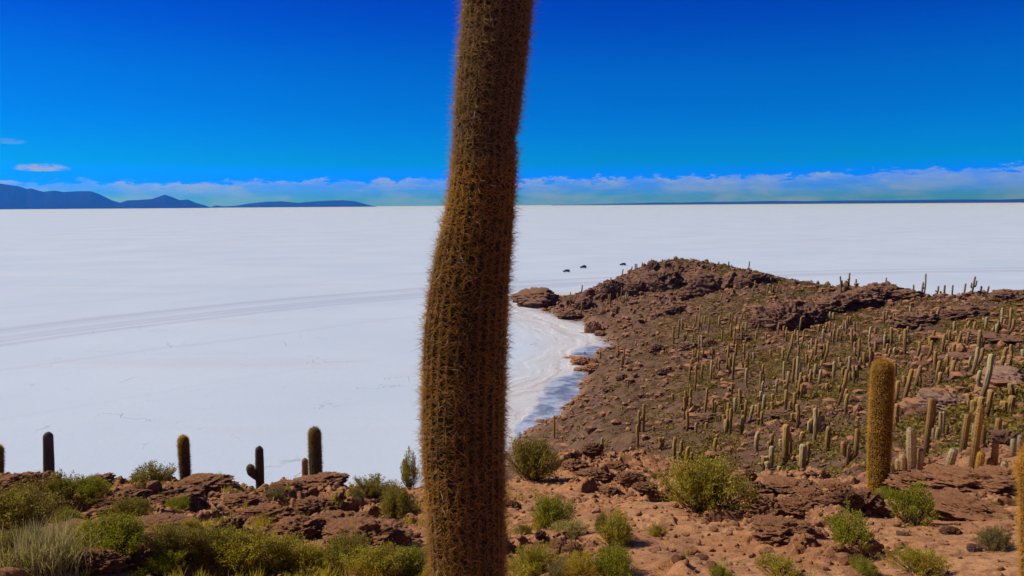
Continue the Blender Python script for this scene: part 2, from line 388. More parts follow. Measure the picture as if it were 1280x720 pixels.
# ------------------------------------------------------------------ the salt flat
sa = np.linspace(-math.pi, math.pi, 361)
sa = np.unique(np.r_[sa, np.linspace(-R(42), R(42), 421)])
sl = np.r_[np.linspace(math.log(20), math.log(560), 330), np.linspace(math.log(600), math.log(150000), 60)]
sA, sL = np.meshgrid(sa, sl, indexing='ij'); sD = np.exp(sL)
dep = np.where(sD < 555, base_z(sA, np.minimum(sL, math.log(559))), -14)
kb = sst(sD, 380, 540); dep = dep*(1-kb)-14*kb
sV = np.stack([sD*np.sin(sA), sD*np.cos(sA), np.zeros_like(sD)], -1).reshape(-1, 3)
n_l = len(sl); i, j = np.meshgrid(np.arange(len(sa)-1), np.arange(n_l-1), indexing='ij'); v0 = (i*n_l+j).ravel()
sme = mesh_np('salt_flat', sV, np.stack([v0, v0+n_l, v0+n_l+1, v0+1], -1)); set_attr(sme, 'depth', dep)
sW = blobs([(714, 497, 178, 8, 34), (735, 478, 200, 5, 24), (748, 436, 240, 8, 14), (690, 518, 165, 4.5, 16), (668, 536, 155, 4, 14)], sV[:, 0], sV[:, 1]); set_attr(sme, 'brine', sW)
def salt_mat():
    m, N = mat_new('salt_crust'); tc = N.n('ShaderNodeTexCoord'); p = tc.outputs['Object']; s = N.n('ShaderNodeSeparateXYZ'); N.link(p, s.inputs[0])
    dp = N.attr('depth')
    b1 = N.noise(p, .012, 5, .55); b2 = N.noise(N.vmul(p, (.2, 1, 1)), .03, 5, .6)
    c = N.mix(N.ss(b1, .3, .7), (.540, .615, .700), (.600, .665, .735))
    c = N.mix(N.ss(b2, .52, .72, 0, .5), c, (.56, .565, .60))
    c = N.mix(N.ss(N.noise(p, .35, 4, .6), .5, .75, 0, .25), c, (.56, .57, .60))
    # wheel tracks pressed into the crust: a band of parallel stripes
    a0, t0 = ray(0, 421); d0 = -EYE/t0; a1, t1 = ray(535, 364); d1 = -EYE/t1
    x0, y0, x1, y1 = d0*math.sin(a0), d0*math.cos(a0), d1*math.sin(a1), d1*math.cos(a1)
    L = math.hypot(x1-x0, y1-y0); ux, uy = (x1-x0)/L, (y1-y0)/L
    along = N.math('ADD', N.math('MULTIPLY', s.outputs[0], ux), N.math('MULTIPLY', s.outputs[1], uy))
    across = N.math('ADD', N.math('MULTIPLY', s.outputs[0], -uy), N.math('MULTIPLY', s.outputs[1], ux))
    off = x0*-uy + y0*ux; al0 = x0*ux+y0*uy
    rel = N.math('DIVIDE', N.math('SUBTRACT', along, al0), L)
    bend = N.math('MULTIPLY', N.math('MULTIPLY', N.math('SUBTRACT', rel, 1.), N.math('SUBTRACT', rel, 0.)), 40.)
    wob = N.math('MULTIPLY', N.math('SUBTRACT', N.noise(N.comb(along, 0., 0.), .006, 2, .5), .5), 14.)
    v = N.math('ADD', N.math('ADD', N.math('SUBTRACT', across, off), bend), wob)
    band = N.math('MULTIPLY', N.ss(v, -26., -19.), N.ss(v, 22., 27., 1, 0))
    st = N.noise(N.comb(N.math('MULTIPLY', v, 1.), N.math('MULTIPLY', along, .004), 0.), .10, 5, .65)
    trk = N.math('MULTIPLY', band, N.ss(st, .42, .58, .12, 1.), clamp=True)
    v2 = N.math('ABSOLUTE', N.math('ADD', v, 20.)); edge = N.ss(v2, .5, 2.6, 1, 0)
    v3 = N.math('ABSOLUTE', N.math('SUBTRACT', v, 17.)); edge3 = N.ss(v3, .5, 2.4, 1, 0)
    trk = N.math('MAXIMUM', trk, N.math('MAXIMUM', edge, edge3))
    c = N.mix(N.math('MULTIPLY', trk, .55), c, (.42, .44, .52))
    # fainter lone tracks farther out
    far_t = N.noise(N.comb(N.math('MULTIPLY', N.math('ADD', across, N.math('MULTIPLY', wob, 2.)), 1.), N.math('MULTIPLY', along, .003), 4.), .045, 6, .75)
    c = N.mix(N.math('MULTIPLY', N.ss(far_t, .60, .66), .30), c, (.48, .49, .56))
    # thin broken pressure ridges
    vo = N.n('ShaderNodeTexVoronoi'); vo.feature = 'DISTANCE_TO_EDGE'; vo.inputs['Scale'].default_value = .045
    wv = N.n('ShaderNodeVectorMath'); wv.operation = 'ADD'; N.link(p, wv.inputs[0])
    nz = N.n('ShaderNodeTexNoise'); nz.inputs['Scale'].default_value = .08; nz.inputs['Detail'].default_value = 4; N.link(p, nz.inputs['Vector'])
    N.link(N.vmul(nz.outputs[1], (22, 22, 0)), wv.inputs[1]); N.link(wv.outputs[0], vo.inputs['Vector'])
    crack = N.math('MULTIPLY', N.ss(vo.outputs[0], .004, .016, 1, 0), N.ss(N.noise(p, .05, 4, .6), .52, .62))
    shore_near = N.ss(dp, -13., -3.5)
    c = N.mix(N.math('MULTIPLY', N.math('MULTIPLY', crack, shore_near), .55), c, (.33, .30, .30))
    # brownish drift lines that follow the shore
    dn = N.math('ADD', dp, N.math('MULTIPLY', N.math('SUBTRACT', N.noise(p, .035, 5, .6), .5), 2.6))
    ln = N.noise(N.comb(N.math('MULTIPLY', dn, 1.), N.math('MULTIPLY', s.outputs[1], .01), 0.), 3.4, 6, .72)
    zone = N.math('MULTIPLY', N.ss(dn, -4.6, -1.8), N.ss(s.outputs[1], 90., 120.))
    c = N.mix(N.math('MULTIPLY', zone, .55), c, N.mix(N.noise(p, .05, 3, .5), (.60, .50, .42), (.66, .60, .55)))
    c = N.mix(N.math('MULTIPLY', N.math('MULTIPLY', zone, N.ss(ln, .50, .62)), .55), c, (.42, .32, .26))
    c = N.mix(N.math('MULTIPLY', N.math('MULTIPLY', zone, N.ss(ln, .40, .46, 1, 0)), .8), c, (.78, .75, .72))
    # shallow brine at the water's edge
    pn = N.noise(p, .10, 6, .68)
    br = N.math('ADD', N.attr('brine'), N.math('MULTIPLY', N.math('SUBTRACT', pn, .5), 1.5))
    wet = N.math('MULTIPLY', N.ss(br, .35, .60), N.ss(dp, -3.2, -1.2))
    damp = N.ss(N.math('ADD', dp, N.math('MULTIPLY', N.math('SUBTRACT', pn, .5), 1.6)), -.75, -.1)
    c = N.mix(N.math('MULTIPLY', damp, .75), c, (.26, .19, .15))
    wc = N.mix(N.ss(N.noise(p, .11, 7, .7), .40, .60), (.17, .19, .25), (.50, .54, .62))
    c = N.mix(wet, c, wc)
    rg = N.math('SUBTRACT', .75, N.math('MULTIPLY', wet, .45))
    bh = N.math('ADD', N.math('MULTIPLY', N.noise(p, .6, 6, .65), .25), N.math('ADD', N.math('MULTIPLY', crack, .25), N.math('MULTIPLY', ln, N.math('MULTIPLY', zone, .35))))
    principled(N, c, rg, N.bump(bh, .5, .6), .15); return m
salt = link('salt_flat', sme, salt_mat()); tag(salt, kind='structure')

# ------------------------------------------------------------------ far mountains across the salt
def mountains(name, prof, dist, depth, seed):
    ps = np.array(prof, float); xs = np.arange(ps[0, 0], ps[-1, 0]+.1, 1.0)
    ang = np.array([ray(x, 256)[0] for x in xs]); hp = np.interp(xs, ps[:, 0], ps[:, 1])
    hz = np.array([260.4-x*.0062 for x in xs]); top = np.maximum(hz-hp, 0)/FPX*dist*1.02 + 45
    rows = np.linspace(-1, 1, 13); A_, R_ = np.meshgrid(ang, rows, indexing='ij')
    prof_ = np.maximum(1-np.abs(R_)**1.2, 0)
    H = top[:, None]*prof_*(1+.10*fbm(A_*90+seed, R_*2.3, seed, 4, .5, True)*(1-prof_)) - 60*(prof_ < .02)
    D = dist+R_*depth
    V = np.stack([D*np.sin(A_), D*np.cos(A_), H], -1).reshape(-1, 3); n = len(rows)
    i, j = np.meshgrid(np.arange(len(ang)-1), np.arange(n-1), indexing='ij'); v0 = (i*n+j).ravel()
    return mesh_np(name, V, np.stack([v0, v0+n, v0+n+1, v0+1], -1))
mm_, Nm = mat_new('mountain_rock'); pp = Nm.n('ShaderNodeTexCoord').outputs['Object']
principled(Nm, Nm.mix(Nm.noise(pp, .0006, 5, .6), (.014, .012, .012), (.024, .019, .017)), 1.0, None, 0.)
tag(link('mountains', mountains('mountains', [(-260,240),(-180,222),(-90,230),(-40,233),(0,235),(25,237.5),(35,240.3),(40,239.6),(55,243),(70,241.7),(80,243),(100,242),(115,242),(125,245),(140,251.5),(150,254.2),(160,251.5),(175,251),(190,250),(200,247),(207,245),(215,247.5),(225,251),(235,250.3),(245,254),(255,256.5),(262,259)], 46000, 5200, 3.), mm_), kind='structure')
tag(link('mountains', mountains('mountains', [(262,259),(270,256.8),(280,258),(297,257),(312,254.5),(335,252.5),(352,252),(372,253.8),(395,252),(412,251),(430,250.6),(444,251.8),(462,256.5),(470,258)], 58000, 5000, 9.), mm_), kind='structure')
tag(link('mountains', mountains('mountains', [(690,257),(720,256),(745,255.2),(760,254.9),(790,254.2),(818,253.2),(850,253.4),(880,252.5),(920,252.4),(965,251.2),(1010,251.6),(1060,250.8),(1100,250.9),(1150,250.2),(1200,249.8),(1250,250),(1290,249),(1400,248),(1500,251)], 76000, 6000, 5.), mm_), kind='structure')

# ------------------------------------------------------------------ the air: one closed box of even, very thin haze
def box_mesh(name, x0, x1, y0, y1, z0, z1):
    V = [(x, y, z) for x in (x0, x1) for y in (y0, y1) for z in (z0, z1)]
    return mesh_np(name, V, [(0, 1, 3, 2), (4, 6, 7, 5), (0, 4, 5, 1), (2, 3, 7, 6), (0, 2, 6, 4), (1, 5, 7, 3)], False)
HAZE = True
if HAZE:
    hm = bpy.data.materials.new('thin_air'); t = nt_new(hm); N = NT(t)
    vo = t.nodes.new('ShaderNodeVolumePrincipled'); vo.inputs['Color'].default_value = (.01, .19, 1, 1)
    vo.inputs['Absorption Color'].default_value = (1, 1, 1, 1); vo.inputs['Density'].default_value = 2.7e-5; vo.inputs['Anisotropy'].default_value = 0.3
    o = t.nodes.new('ShaderNodeOutputMaterial'); t.links.new(vo.outputs[0], o.inputs['Volume'])
    hz = link('haze', box_mesh('haze', -155000, 155000, -155000, 155000, -75, 1500), hm); tag(hz, kind='stuff')
# ------------------------------------------------------------------ rocks
_t = bpy.data.meshes.new('tmp')
import bmesh
def ico(sub):
    bm = bmesh.new(); bmesh.ops.create_icosphere(bm, subdivisions=sub, radius=1)
    V = np.array([v.co[:] for v in bm.verts]); F = np.array([[v.index for v in f.verts] for f in bm.faces]); bm.free(); return V, F
ICO = {k: ico(k) for k in (1, 2, 3, 5, 6)}
def rock_verts(seed, sub, kind='angular', planes=16):
    r = np.random.default_rng(seed); V, F = ICO[sub]; V = V.copy()
    Q = r.normal(size=(planes, 3)); Q /= np.linalg.norm(Q, axis=1)[:, None]; pk = r.uniform(.62, 1.0, planes)
    dt = V @ Q.T; rad = np.where(dt > .05, pk/np.maximum(dt, .05), 9).min(1); rad = np.minimum(rad, 1.35)
    if kind == 'lumpy': rad = .55*rad+.45
    V = V*rad[:, None]
    if sub >= 3:
        amp = .20 if kind == 'angular' else .34
        s = seed*3.1
        n = fbm(V[:, 0]*1.6+s, V[:, 1]*1.6, V[:, 2]*2.4, 7, .55, True)
        V = V*(1+amp*(n-.4))[:, None]
        if True: V += (ICO[sub][0]*(.17*fbm(V[:, 0]*4+s, V[:, 1]*4, V[:, 2]*7, 6, .62))[:, None])
    return V, F
def rock_mat(name, a, b, c_, sc=1.0, dust=(.42, .19, .085)):
    m, N = mat_new(name); p = N.n('ShaderNodeTexCoord').outputs['Object']
    gi = N.n('ShaderNodeObjectInfo').outputs['Random']
    q = N.n('ShaderNodeVectorMath'); q.operation = 'ADD'; N.link(p, q.inputs[0]); N.link(N.comb(N.math('MULTIPLY', gi, 40.), 0., 0.), q.inputs[1])
    n1 = N.noise(q.outputs[0], 1.6*sc, 6, .65); n2 = N.noise(q.outputs[0], 6*sc, 10, .74)
    cc = N.mix(N.ss(n1, .35, .65), a, b); cc = N.mix(N.ss(n2, .55, .72), cc, c_)
    cc = N.mix(N.ss(N.noise(q.outputs[0], 3*sc, 5, .6), .60, .68, 0, .5), cc, (.07, .045, .035))
    gn = N.n('ShaderNodeNewGeometry'); sx = N.n('ShaderNodeSeparateXYZ'); N.link(gn.outputs['Normal'], sx.inputs[0])
    cc = N.mix(N.ss(N.math('ADD', sx.outputs[2], N.math('MULTIPLY', N.math('SUBTRACT', n2, .5), .9)), .40, .90, 0, .8), cc, dust)
    h = N.math('ADD', N.math('MULTIPLY', n1, .14), N.math('MULTIPLY', n2, .09))
    principled(N, cc, .93, N.bump(h, .9, 1.0), .15); return m
M_red = rock_mat('reddish_lava_rock', (.235, .105, .052), (.37, .175, .085), (.46, .25, .135))
M_dark = rock_mat('dark_lava_rock', (.135, .066, .042), (.235, .115, .068), (.32, .175, .11))
M_far = rock_mat('far_outcrop_rock', (.095, .046, .032), (.185, .092, .055), (.27, .145, .09), 1.6, (.25, .13, .07))
M_pale = rock_mat('pale_pink_rock', (.22, .125, .085), (.30, .175, .12), (.38, .25, .18), 1.0, (.30, .17, .11))
def rock_protos(kind, sub, n, s0):
    out = []
    for k in range(n):
        V_, F_ = rock_verts(s0+k*7, sub, kind); me = mesh_np('rock', V_, F_, True)
        out.append(me)
    return out
RP = {'angular': rock_protos('angular', 5, 5, 11), 'lumpy': rock_protos('lumpy', 6, 6, 101)}
_mc = {}
def rock_obj(kind, k, mat, loc, size, rot, name='rock'):
    me0 = RP[kind][k % len(RP[kind])]; key = (me0.name, mat.name)
    if key not in _mc: me = me0.copy(); me.materials.append(mat); _mc[key] = me
    o = link(name, _mc[key]); o.location = loc; o.scale = size; o.rotation_euler = rot; return o
def rock_at(px, py, wpx, hpx, label, kind='lumpy', mat=None, k=0, depth=.8, rz=None, sink=.3, name='rock', cat='rock', tilt=0., group=None, lo=5., hk=.80):
    """py is the foot of the rock in the photograph, wpx / hpx its width and height there"""
    h = spot(px, py, lo)
    if not h: print('no ground for rock', px, py); return
    x, y, z, d = h; s = d/FPX; w_, h_ = wpx*s/2, hpx*s*hk
    if rz is None: rz = random.uniform(-.5, .5)
    o = rock_obj(kind, k, mat or M_red, (x, y+w_*depth*.6, z+h_*(.5-sink*.5)), (w_*.95, w_*depth, h_*(.5+sink*.5)), (tilt*.3, tilt, rz+h_*0-math.atan2(x, y)), name)
    return tag(o, label, cat, group)

rock_at(669, 382, 54, 21, 'big brown boulder lying alone on the salt off the point', 'angular', M_far, 3, .75, 0, .15, 'boulder', 'boulder', .0, None, 250, .74)
rock_at(741, 419, 20, 16, 'squat reddish boulder on the sandy beach of the inlet', 'angular', M_red, 1, .7, .2, .2, 'boulder', 'boulder', 0, None, 150, 1.1)
rock_at(728, 421, 9, 5, 'small low rock just left of the squat beach boulder', 'lumpy', M_dark, 2, .8, lo=150)
rock_at(751, 420, 14, 6, 'small dark rock right behind the squat beach boulder', 'lumpy', M_dark, 1, .8, lo=150)
rock_at(682, 390, 7, 4, 'small dark rock at the salt edge below the big lone boulder', 'lumpy', M_dark, 3, .8, lo=200)
for k, (px, py, w_, h_, lab) in enumerate([
    (716, 455, 24, 9, 'flat reddish rock at the outer tip of the rocky spit'),
    (731, 459, 30, 12, 'broad reddish rock in the middle of the rocky spit'),
    (743, 463, 22, 8, 'low brown rock at the landward end of the rocky spit'),
    (728, 466, 20, 6, 'dark low rock at the foot of the spit on the brine side')]):
    rock_at(px, py, w_, h_, lab, 'lumpy', M_red if k < 3 else M_dark, k, .8, lo=120)
for k, (px, py, w_, h_, kind, mt, lab) in enumerate([
    (833, 362, 40, 30, 'lumpy', M_red, 'steep brown outcrop under the highest top of the far hill'),
    (818, 340, 16, 14, 'lumpy', M_red, 'rounded outcrop on the left shoulder of the far hilltop'),
    (883, 366, 46, 26, 'angular', M_dark, 'broad dark cliff block just below the far hilltop'),
    (911, 362, 26, 20, 'angular', M_dark, 'dark cliff block right of the broad cliff on the far hill'),
    (864, 372, 24, 10, 'lumpy', M_dark, 'low rounded rock at the foot of the dark cliff'),
    (932, 361, 24, 14, 'angular', M_red, 'pale angular boulder right of the dark cliffs'),
    (952, 352, 22, 9, 'lumpy', M_dark, 'dark rock on the skyline right of the dark cliffs'),
    (770, 372, 34, 24, 'lumpy', M_dark, 'dark outcrop halfway down the left flank of the far hill'),
    (795, 366, 22, 16, 'lumpy', M_red, 'reddish outcrop on the left flank below the hilltop'),
    (731, 386, 22, 12, 'lumpy', M_dark, 'dark rock near the bottom of the far hill by the salt'),
    (712, 399, 26, 11, 'lumpy', M_red, 'low slanting outcrop at the foot of the far hill'),
    (845, 392, 20, 9, 'lumpy', M_dark, 'dark rock in the saddle under the steep brown outcrop'),
    (953, 410, 32, 26, 'angular', M_red, 'tall craggy outcrop left of the big dark crag'),
    (985, 415, 48, 34, 'lumpy', M_dark, 'big dark crag in the middle of the slope above the green patch'),
    (1012, 408, 36, 24, 'lumpy', M_dark, 'dark crag on the right side of the big middle crag'),
    (1050, 392, 40, 22, 'lumpy', M_dark, 'dark knobbly outcrop below the pair of branching crest cacti'),
    (1078, 384, 40, 20, 'lumpy', M_dark, 'dark outcrop left of the purple crest hump'),
    (1106, 378, 54, 22, 'lumpy', M_dark, 'purple brown hump on the crest carrying one tall cactus'),
    (1138, 374, 34, 12, 'lumpy', M_dark, 'low purple rock right of the crest hump'),
    (1268, 377, 34, 14, 'lumpy', M_dark, 'dark rock hump on the crest at the right border of the view'),
    (1150, 408, 40, 16, 'lumpy', M_dark, 'dark shaded ledge under the crest hump'),
    (1215, 398, 40, 12, 'lumpy', M_red, 'brown ledge on the upper right slope'),
    (930, 428, 16, 12, 'lumpy', M_dark, 'dark rock beside the dense cactus cluster of the middle slope'),
    (888, 432, 14, 9, 'lumpy', M_dark, 'dark round rock left of the dense cactus cluster'),
    (862, 437, 22, 11, 'lumpy', M_red, 'reddish brown rock mound at the left of the middle slope'),
    (822, 440, 18, 11, 'lumpy', M_dark, 'dark rock on the slope above the beach inlet'),
    (830, 468, 16, 7, 'lumpy', M_dark, 'dark rock low on the slope above the mud flat'),
    (778, 475, 14, 7, 'lumpy', M_dark, 'dark rock at the edge of the mud flat'),
    (764, 488, 22, 7, 'lumpy', M_dark, 'flat slanting rock on the mud flat beside the brine'),
    (1103, 431, 18, 10, 'angular', M_dark, 'dark boulder with deep shade left of the slanting row of cacti'),
    (1188, 512, 52, 20, 'angular', M_pale, 'broad pinkish rock shelf on the right slope'),
    (1165, 523, 26, 12, 'lumpy', M_dark, 'dark broken rock at the left end of the pinkish shelf'),
    (1132, 521, 12, 10, 'lumpy', M_dark, 'dark round boulder beneath the leaning cactus right of the golden one'),
    (1262, 480, 40, 16, 'angular', M_pale, 'pinkish rock slab near the right border beside bent cacti'),
    (1205, 452, 36, 11, 'angular', M_red, 'flat reddish slab with a shaded overhang on the right slope'),
    (1250, 428, 60, 10, 'angular', M_dark, 'long dark ledge near the right border'),
    (1027, 540, 12, 14, 'lumpy', M_dark, 'dark pointed boulder right of the five stemmed cactus clump'),
    (1058, 562, 20, 11, 'angular', M_red, 'reddish boulder left of the cactus with a golden arm'),
    (980, 520, 28, 6, 'lumpy', M_dark, 'low dark shaded ledge left of the five stemmed clump'),
    (890, 528, 30, 10, 'lumpy', M_red, 'reddish low outcrop under the tall leaning cactus'),
    (868, 535, 26, 9, 'lumpy', M_red, 'pinkish brown rock left of the tall leaning cactus'),
    (942, 546, 10, 6, 'lumpy', M_pale, 'pale stone on the bowl floor behind the big bush'),
    (1262, 562, 26, 18, 'lumpy', M_dark, 'dark rock behind the pale cacti at the right border')]):
    rock_at(px, py, w_, h_, lab, kind, mt if mt is M_pale else M_far, k, random.uniform(.6, .9), name='outcrop' if w_ > 26 else 'rock', cat='outcrop' if w_ > 26 else 'rock', lo=28, sink=.5, hk=.70)
for k, (px, py, w_, h_, kind, mt, lab) in enumerate([
    (452, 690, 92, 30, 'lumpy', M_red, 'big undercut rock with a black hollow left of the bare path'),
    (420, 668, 74, 22, 'lumpy', M_red, 'broad rock on top of the undercut rock'),
    (365, 672, 60, 16, 'lumpy', M_red, 'long rough rock behind the yellow green shrubs'),
    (335, 650, 56, 14, 'lumpy', M_red, 'rough red rock in the middle of the left mound'),
    (395, 642, 50, 16, 'lumpy', M_dark, 'dark rough rock above the broad undercut rock'),
    (283, 668, 30, 16, 'lumpy', M_dark, 'dark knob of rock above the green shrub patch'),
    (300, 635, 44, 10, 'lumpy', M_red, 'low red rock below the armed cactus'),
    (205, 628, 60, 14, 'lumpy', M_dark, 'dark ledge below the cactus with the orange tip'),
    (150, 636, 50, 12, 'lumpy', M_red, 'slanting red ledge left of the orange tipped cactus'),
    (255, 612, 50, 10, 'lumpy', M_dark, 'dark rim rock right of the orange tipped cactus'),
    (22, 616, 50, 18, 'lumpy', M_red, 'rounded rim rock at the left border'),
    (110, 612, 44, 9, 'lumpy', M_dark, 'low rim rock between the two left cacti'),
    (400, 610, 54, 10, 'lumpy', M_dark, 'flat rim rock carrying the spiny cactus pair'),
    (355, 612, 30, 8, 'lumpy', M_dark, 'small rim rock left of the spiny cactus pair'),
    (190, 664, 70, 8, 'lumpy', M_dark, 'thin dark ledge between the left shrubs'),
    (90, 668, 44, 9, 'lumpy', M_red, 'low reddish rock between the left shrubs'),
    (112, 716, 60, 22, 'lumpy', M_red, 'rough dark faced rock at the lower left beside straw grass'),
    (160, 716, 40, 20, 'lumpy', M_dark, 'dark rock face right of the lower left rough rock'),
    (255, 708, 30, 8, 'lumpy', M_red, 'small red rock at the bottom among left shrubs'),
    (704, 688, 18, 11, 'lumpy', M_dark, 'small dark rock under the straw coloured shrub'),
    (718, 693, 22, 13, 'lumpy', M_red, 'reddish rock right of the small dark rock by the straw shrub'),
    (676, 678, 12, 9, 'lumpy', M_dark, 'little dark rock left of the straw coloured shrub'),
    (641, 635, 20, 9, 'lumpy', M_dark, 'dark rock beside the giant cactus on the path'),
    (742, 571, 22, 12, 'lumpy', M_dark, 'dark boulder with a pale top on the rim above the shore'),
    (713, 577, 14, 9, 'lumpy', M_dark, 'dark stone right of the round rim bush'),
    (718, 587, 26, 10, 'lumpy', M_red, 'rough red rock right of the round rim bush'),
    (745, 600, 34, 10, 'lumpy', M_dark, 'dark cracked rock in the middle of the rim'),
    (773, 588, 26, 10, 'lumpy', M_red, 'knobbly red rock on the rim left of the big bush'),
    (790, 604, 34, 12, 'lumpy', M_red, 'broken red rock on the slope left of the big bush'),
    (808, 614, 26, 9, 'lumpy', M_dark, 'dark stony lump left of the big bush'),
    (762, 618, 22, 7, 'lumpy', M_red, 'low red stony lump on the bare path'),
    (945, 620, 34, 16, 'lumpy', M_dark, 'dark split boulder right of the big bush'),
    (936, 606, 18, 14, 'lumpy', M_red, 'upright reddish rock right of the big bush top'),
    (995, 616, 52, 10, 'lumpy', M_dark, 'long flat ledge behind the bare red hollow'),
    (962, 648, 46, 20, 'lumpy', M_red, 'craggy rock with a serrated edge right of the big bush'),
    (1000, 652, 40, 16, 'lumpy', M_red, 'craggy rock behind the bright leaning bush'),
    (985, 676, 64, 18, 'lumpy', M_red, 'smooth topped slab with a black undercut right of the path'),
    (1020, 630, 34, 12, 'lumpy', M_red, 'brown rock in the bare red hollow'),
    (1058, 636, 34, 18, 'lumpy', M_dark, 'dark blocky rock at the foot of the golden cactus'),
    (1085, 640, 36, 22, 'lumpy', M_dark, 'dark split block under the golden cactus'),
    (1050, 617, 36, 10, 'lumpy', M_red, 'low stacked rock left of the golden cactus foot'),
    (1165, 616, 60, 20, 'lumpy', M_red, 'smooth rounded slab right of the leafy bush'),
    (1225, 620, 86, 20, 'lumpy', M_red, 'wide rounded slab with a dark crack at the right'),
    (1215, 648, 100, 18, 'lumpy', M_red, 'long slab with a black gap under it at the right'),
    (1183, 648, 26, 16, 'lumpy', M_dark, 'dark round rock right of the leafy bush'),
    (1262, 606, 44, 14, 'lumpy', M_red, 'rough rock on the right rim left of the orange cactus'),
    (1191, 668, 18, 8, 'lumpy', M_dark, 'small brown stone below the long right slab'),
    (1221, 690, 16, 8, 'angular', M_pale, 'small grey stone on bare ground near the right border'),
    (1130, 670, 14, 5, 'angular', M_pale, 'flat pale stone below the leafy bush'),
    (995, 635, 18, 5, 'angular', M_pale, 'pale flat stone in the bare red hollow'),
    (744, 564, 10, 6, 'angular', M_pale, 'pale stone on top of the dark rim boulder')]):
    rock_at(px, py, w_, h_, lab, kind, mt, k+3, random.uniform(.5, .85), name='rock', cat='rock', sink=.5, lo=6)

# ---- loose stones (a stony hillside nobody could count)
def scatter(protos, pts, size, flat, mat, name, jitter=.35, sink=.3, upr=False):
    VV, FF, off = [], [], 0; n = len(pts); ids = RNG.integers(0, len(protos), n); ang = RNG.uniform(0, 2*math.pi, n)
    sc = size[:, None]*RNG.uniform(1-jitter, 1+jitter, (n, 3)); sc[:, 2] *= flat
    for k, (PV, PF) in enumerate(protos):
        q = np.nonzero(ids == k)[0]
        if not len(q): continue
        c, s = np.cos(ang[q])[:, None], np.sin(ang[q])[:, None]; S = sc[q]
        x = PV[None, :, 0]*S[:, None, 0]; y = PV[None, :, 1]*S[:, None, 1]; z = PV[None, :, 2]*S[:, None, 2]
        W = np.stack([x*c-y*s, x*s+y*c, z], -1)+np.asarray(pts)[q][:, None, :]
        W[..., 2] += (S[:, 2]*(1-sink))[:, None] if not upr else 0
        VV.append(W.reshape(-1, 3)); FF.append((PF[None]+(np.arange(len(q))*len(PV))[:, None, None]).reshape(-1, PF.shape[1])+off); off += len(q)*len(PV)
    return link(name, mesh_np(name, np.concatenate(VV), np.concatenate(FF), upr), mat)
def gz_arr(a, l):
    i = np.clip(np.searchsorted(AZ, a)-1, 0, na-2); j = np.clip(np.searchsorted(LN, l)-1, 0, nl-2)
    u = (a-AZ[i])/(AZ[i+1]-AZ[i]); v = (l-LN[j])/(LN[j+1]-LN[j])
    f = lambda G: G[i, j]*(1-u)*(1-v)+G[i+1, j]*u*(1-v)+G[i, j+1]*(1-u)*v+G[i+1, j+1]*u*v
    return f
def sample(n, lo, hi, az0, az1, keepf, power=1.2):
    a = RNG.uniform(az0, az1, n); u = RNG.random(n); l = np.log((lo**power+u*(hi**power-lo**power)))/power
    f = gz_arr(a, l); z, z0, rk, vg = f(Z), f(Z0), f(rock), f(veg)
    d = np.exp(l); x, y = d*np.sin(a), d*np.cos(a); k = keepf(x, y, z, z0, rk, vg, d)
    return np.c_[x, y, z][k], d[k]
pts_s = None
low_rocks = [rock_verts(s, 1, 'angular', 9) for s in range(300, 306)]
mid_rocks = [rock_verts(s, 2, 'angular', 11) for s in range(320, 326)]
pts, d = sample(13000, 60, 390, ray(655, 500)[0], R(42), lambda x, y, z, z0, rk, vg, d: (z0 > .3) & (RNG.random(len(x)) < .12+.9*sst(rk+.5*fbm(x/6, y/6, 3., 3), .1, .8)))
sz = RNG.lognormal(-1.5, .5, len(pts))*(1+d/220); tag(scatter(low_rocks, pts, np.clip(sz, .1, 1.0), .65, M_dark, 'scree'), 'scattered brown stones over the far hillside', 'stones', kind='stuff')
pts, d = sample(9000, 60, 390, ray(690, 500)[0], R(42), lambda x, y, z, z0, rk, vg, d: (z0 > .5) & (RNG.random(len(x)) < .05+.6*sst(rk+.5*fbm(x/7, y/7, 13., 3), .3, .9)))
sz = RNG.lognormal(-1.45, .5, len(pts))*(1+d/240); tag(scatter(low_rocks, pts, np.clip(sz, .12, 1.0), .6, M_red, 'scree'), 'scattered reddish stones over the far hillside', 'stones', kind='stuff')
pts, d = sample(26000, 140, 380, ray(655, 500)[0], ray(830, 500)[0], lambda x, y, z, z0, rk, vg, d: (z0 > -.9) & (z0 < 1.2) & (fbm(x/9, y/9, 31., 4) > .02+.25*(z0 < -.3)))
sz = RNG.lognormal(-1.7, .6, len(pts)); tag(scatter(mid_rocks, pts, np.clip(sz, .08, .9), .6, M_red, 'scree'), 'brown stones along the salt edge', 'stones', kind='stuff')
pts, d = sample(9000, 28, 90, ray(880, 500)[0], R(42), lambda x, y, z, z0, rk, vg, d: RNG.random(len(x)) < .15+.8*sst(rk+.5*fbm(x/4, y/4, 3., 3), .1, .8))
sz = RNG.lognormal(-2.4, .5, len(pts)); tag(scatter(mid_rocks, pts, np.clip(sz, .05, .6), .65, M_red, 'scree'), 'loose reddish stones on the slope behind the rim', 'stones', kind='stuff')
pts, d = sample(48000, 6, 32, -R(38), R(38), lambda x, y, z, z0, rk, vg, d: RNG.random(len(x)) < .14+.6*sst(rk+.6*fbm(x/1.2, y/1.2, 3., 4), .1, .8))
sz = RNG.lognormal(-3.95, .6, len(pts)); tag(scatter(mid_rocks, pts, np.clip(sz, .008, .09), .65, M_red, 'gravel'), 'reddish gravel and small stones on the bare near ground', 'gravel', kind='stuff')
pts, d = sample(7000, 6, 32, -R(38), R(38), lambda x, y, z, z0, rk, vg, d: RNG.random(len(x)) < .04+.6*sst(rk+.6*fbm(x/1.2, y/1.2, 23., 4), .25, .9))
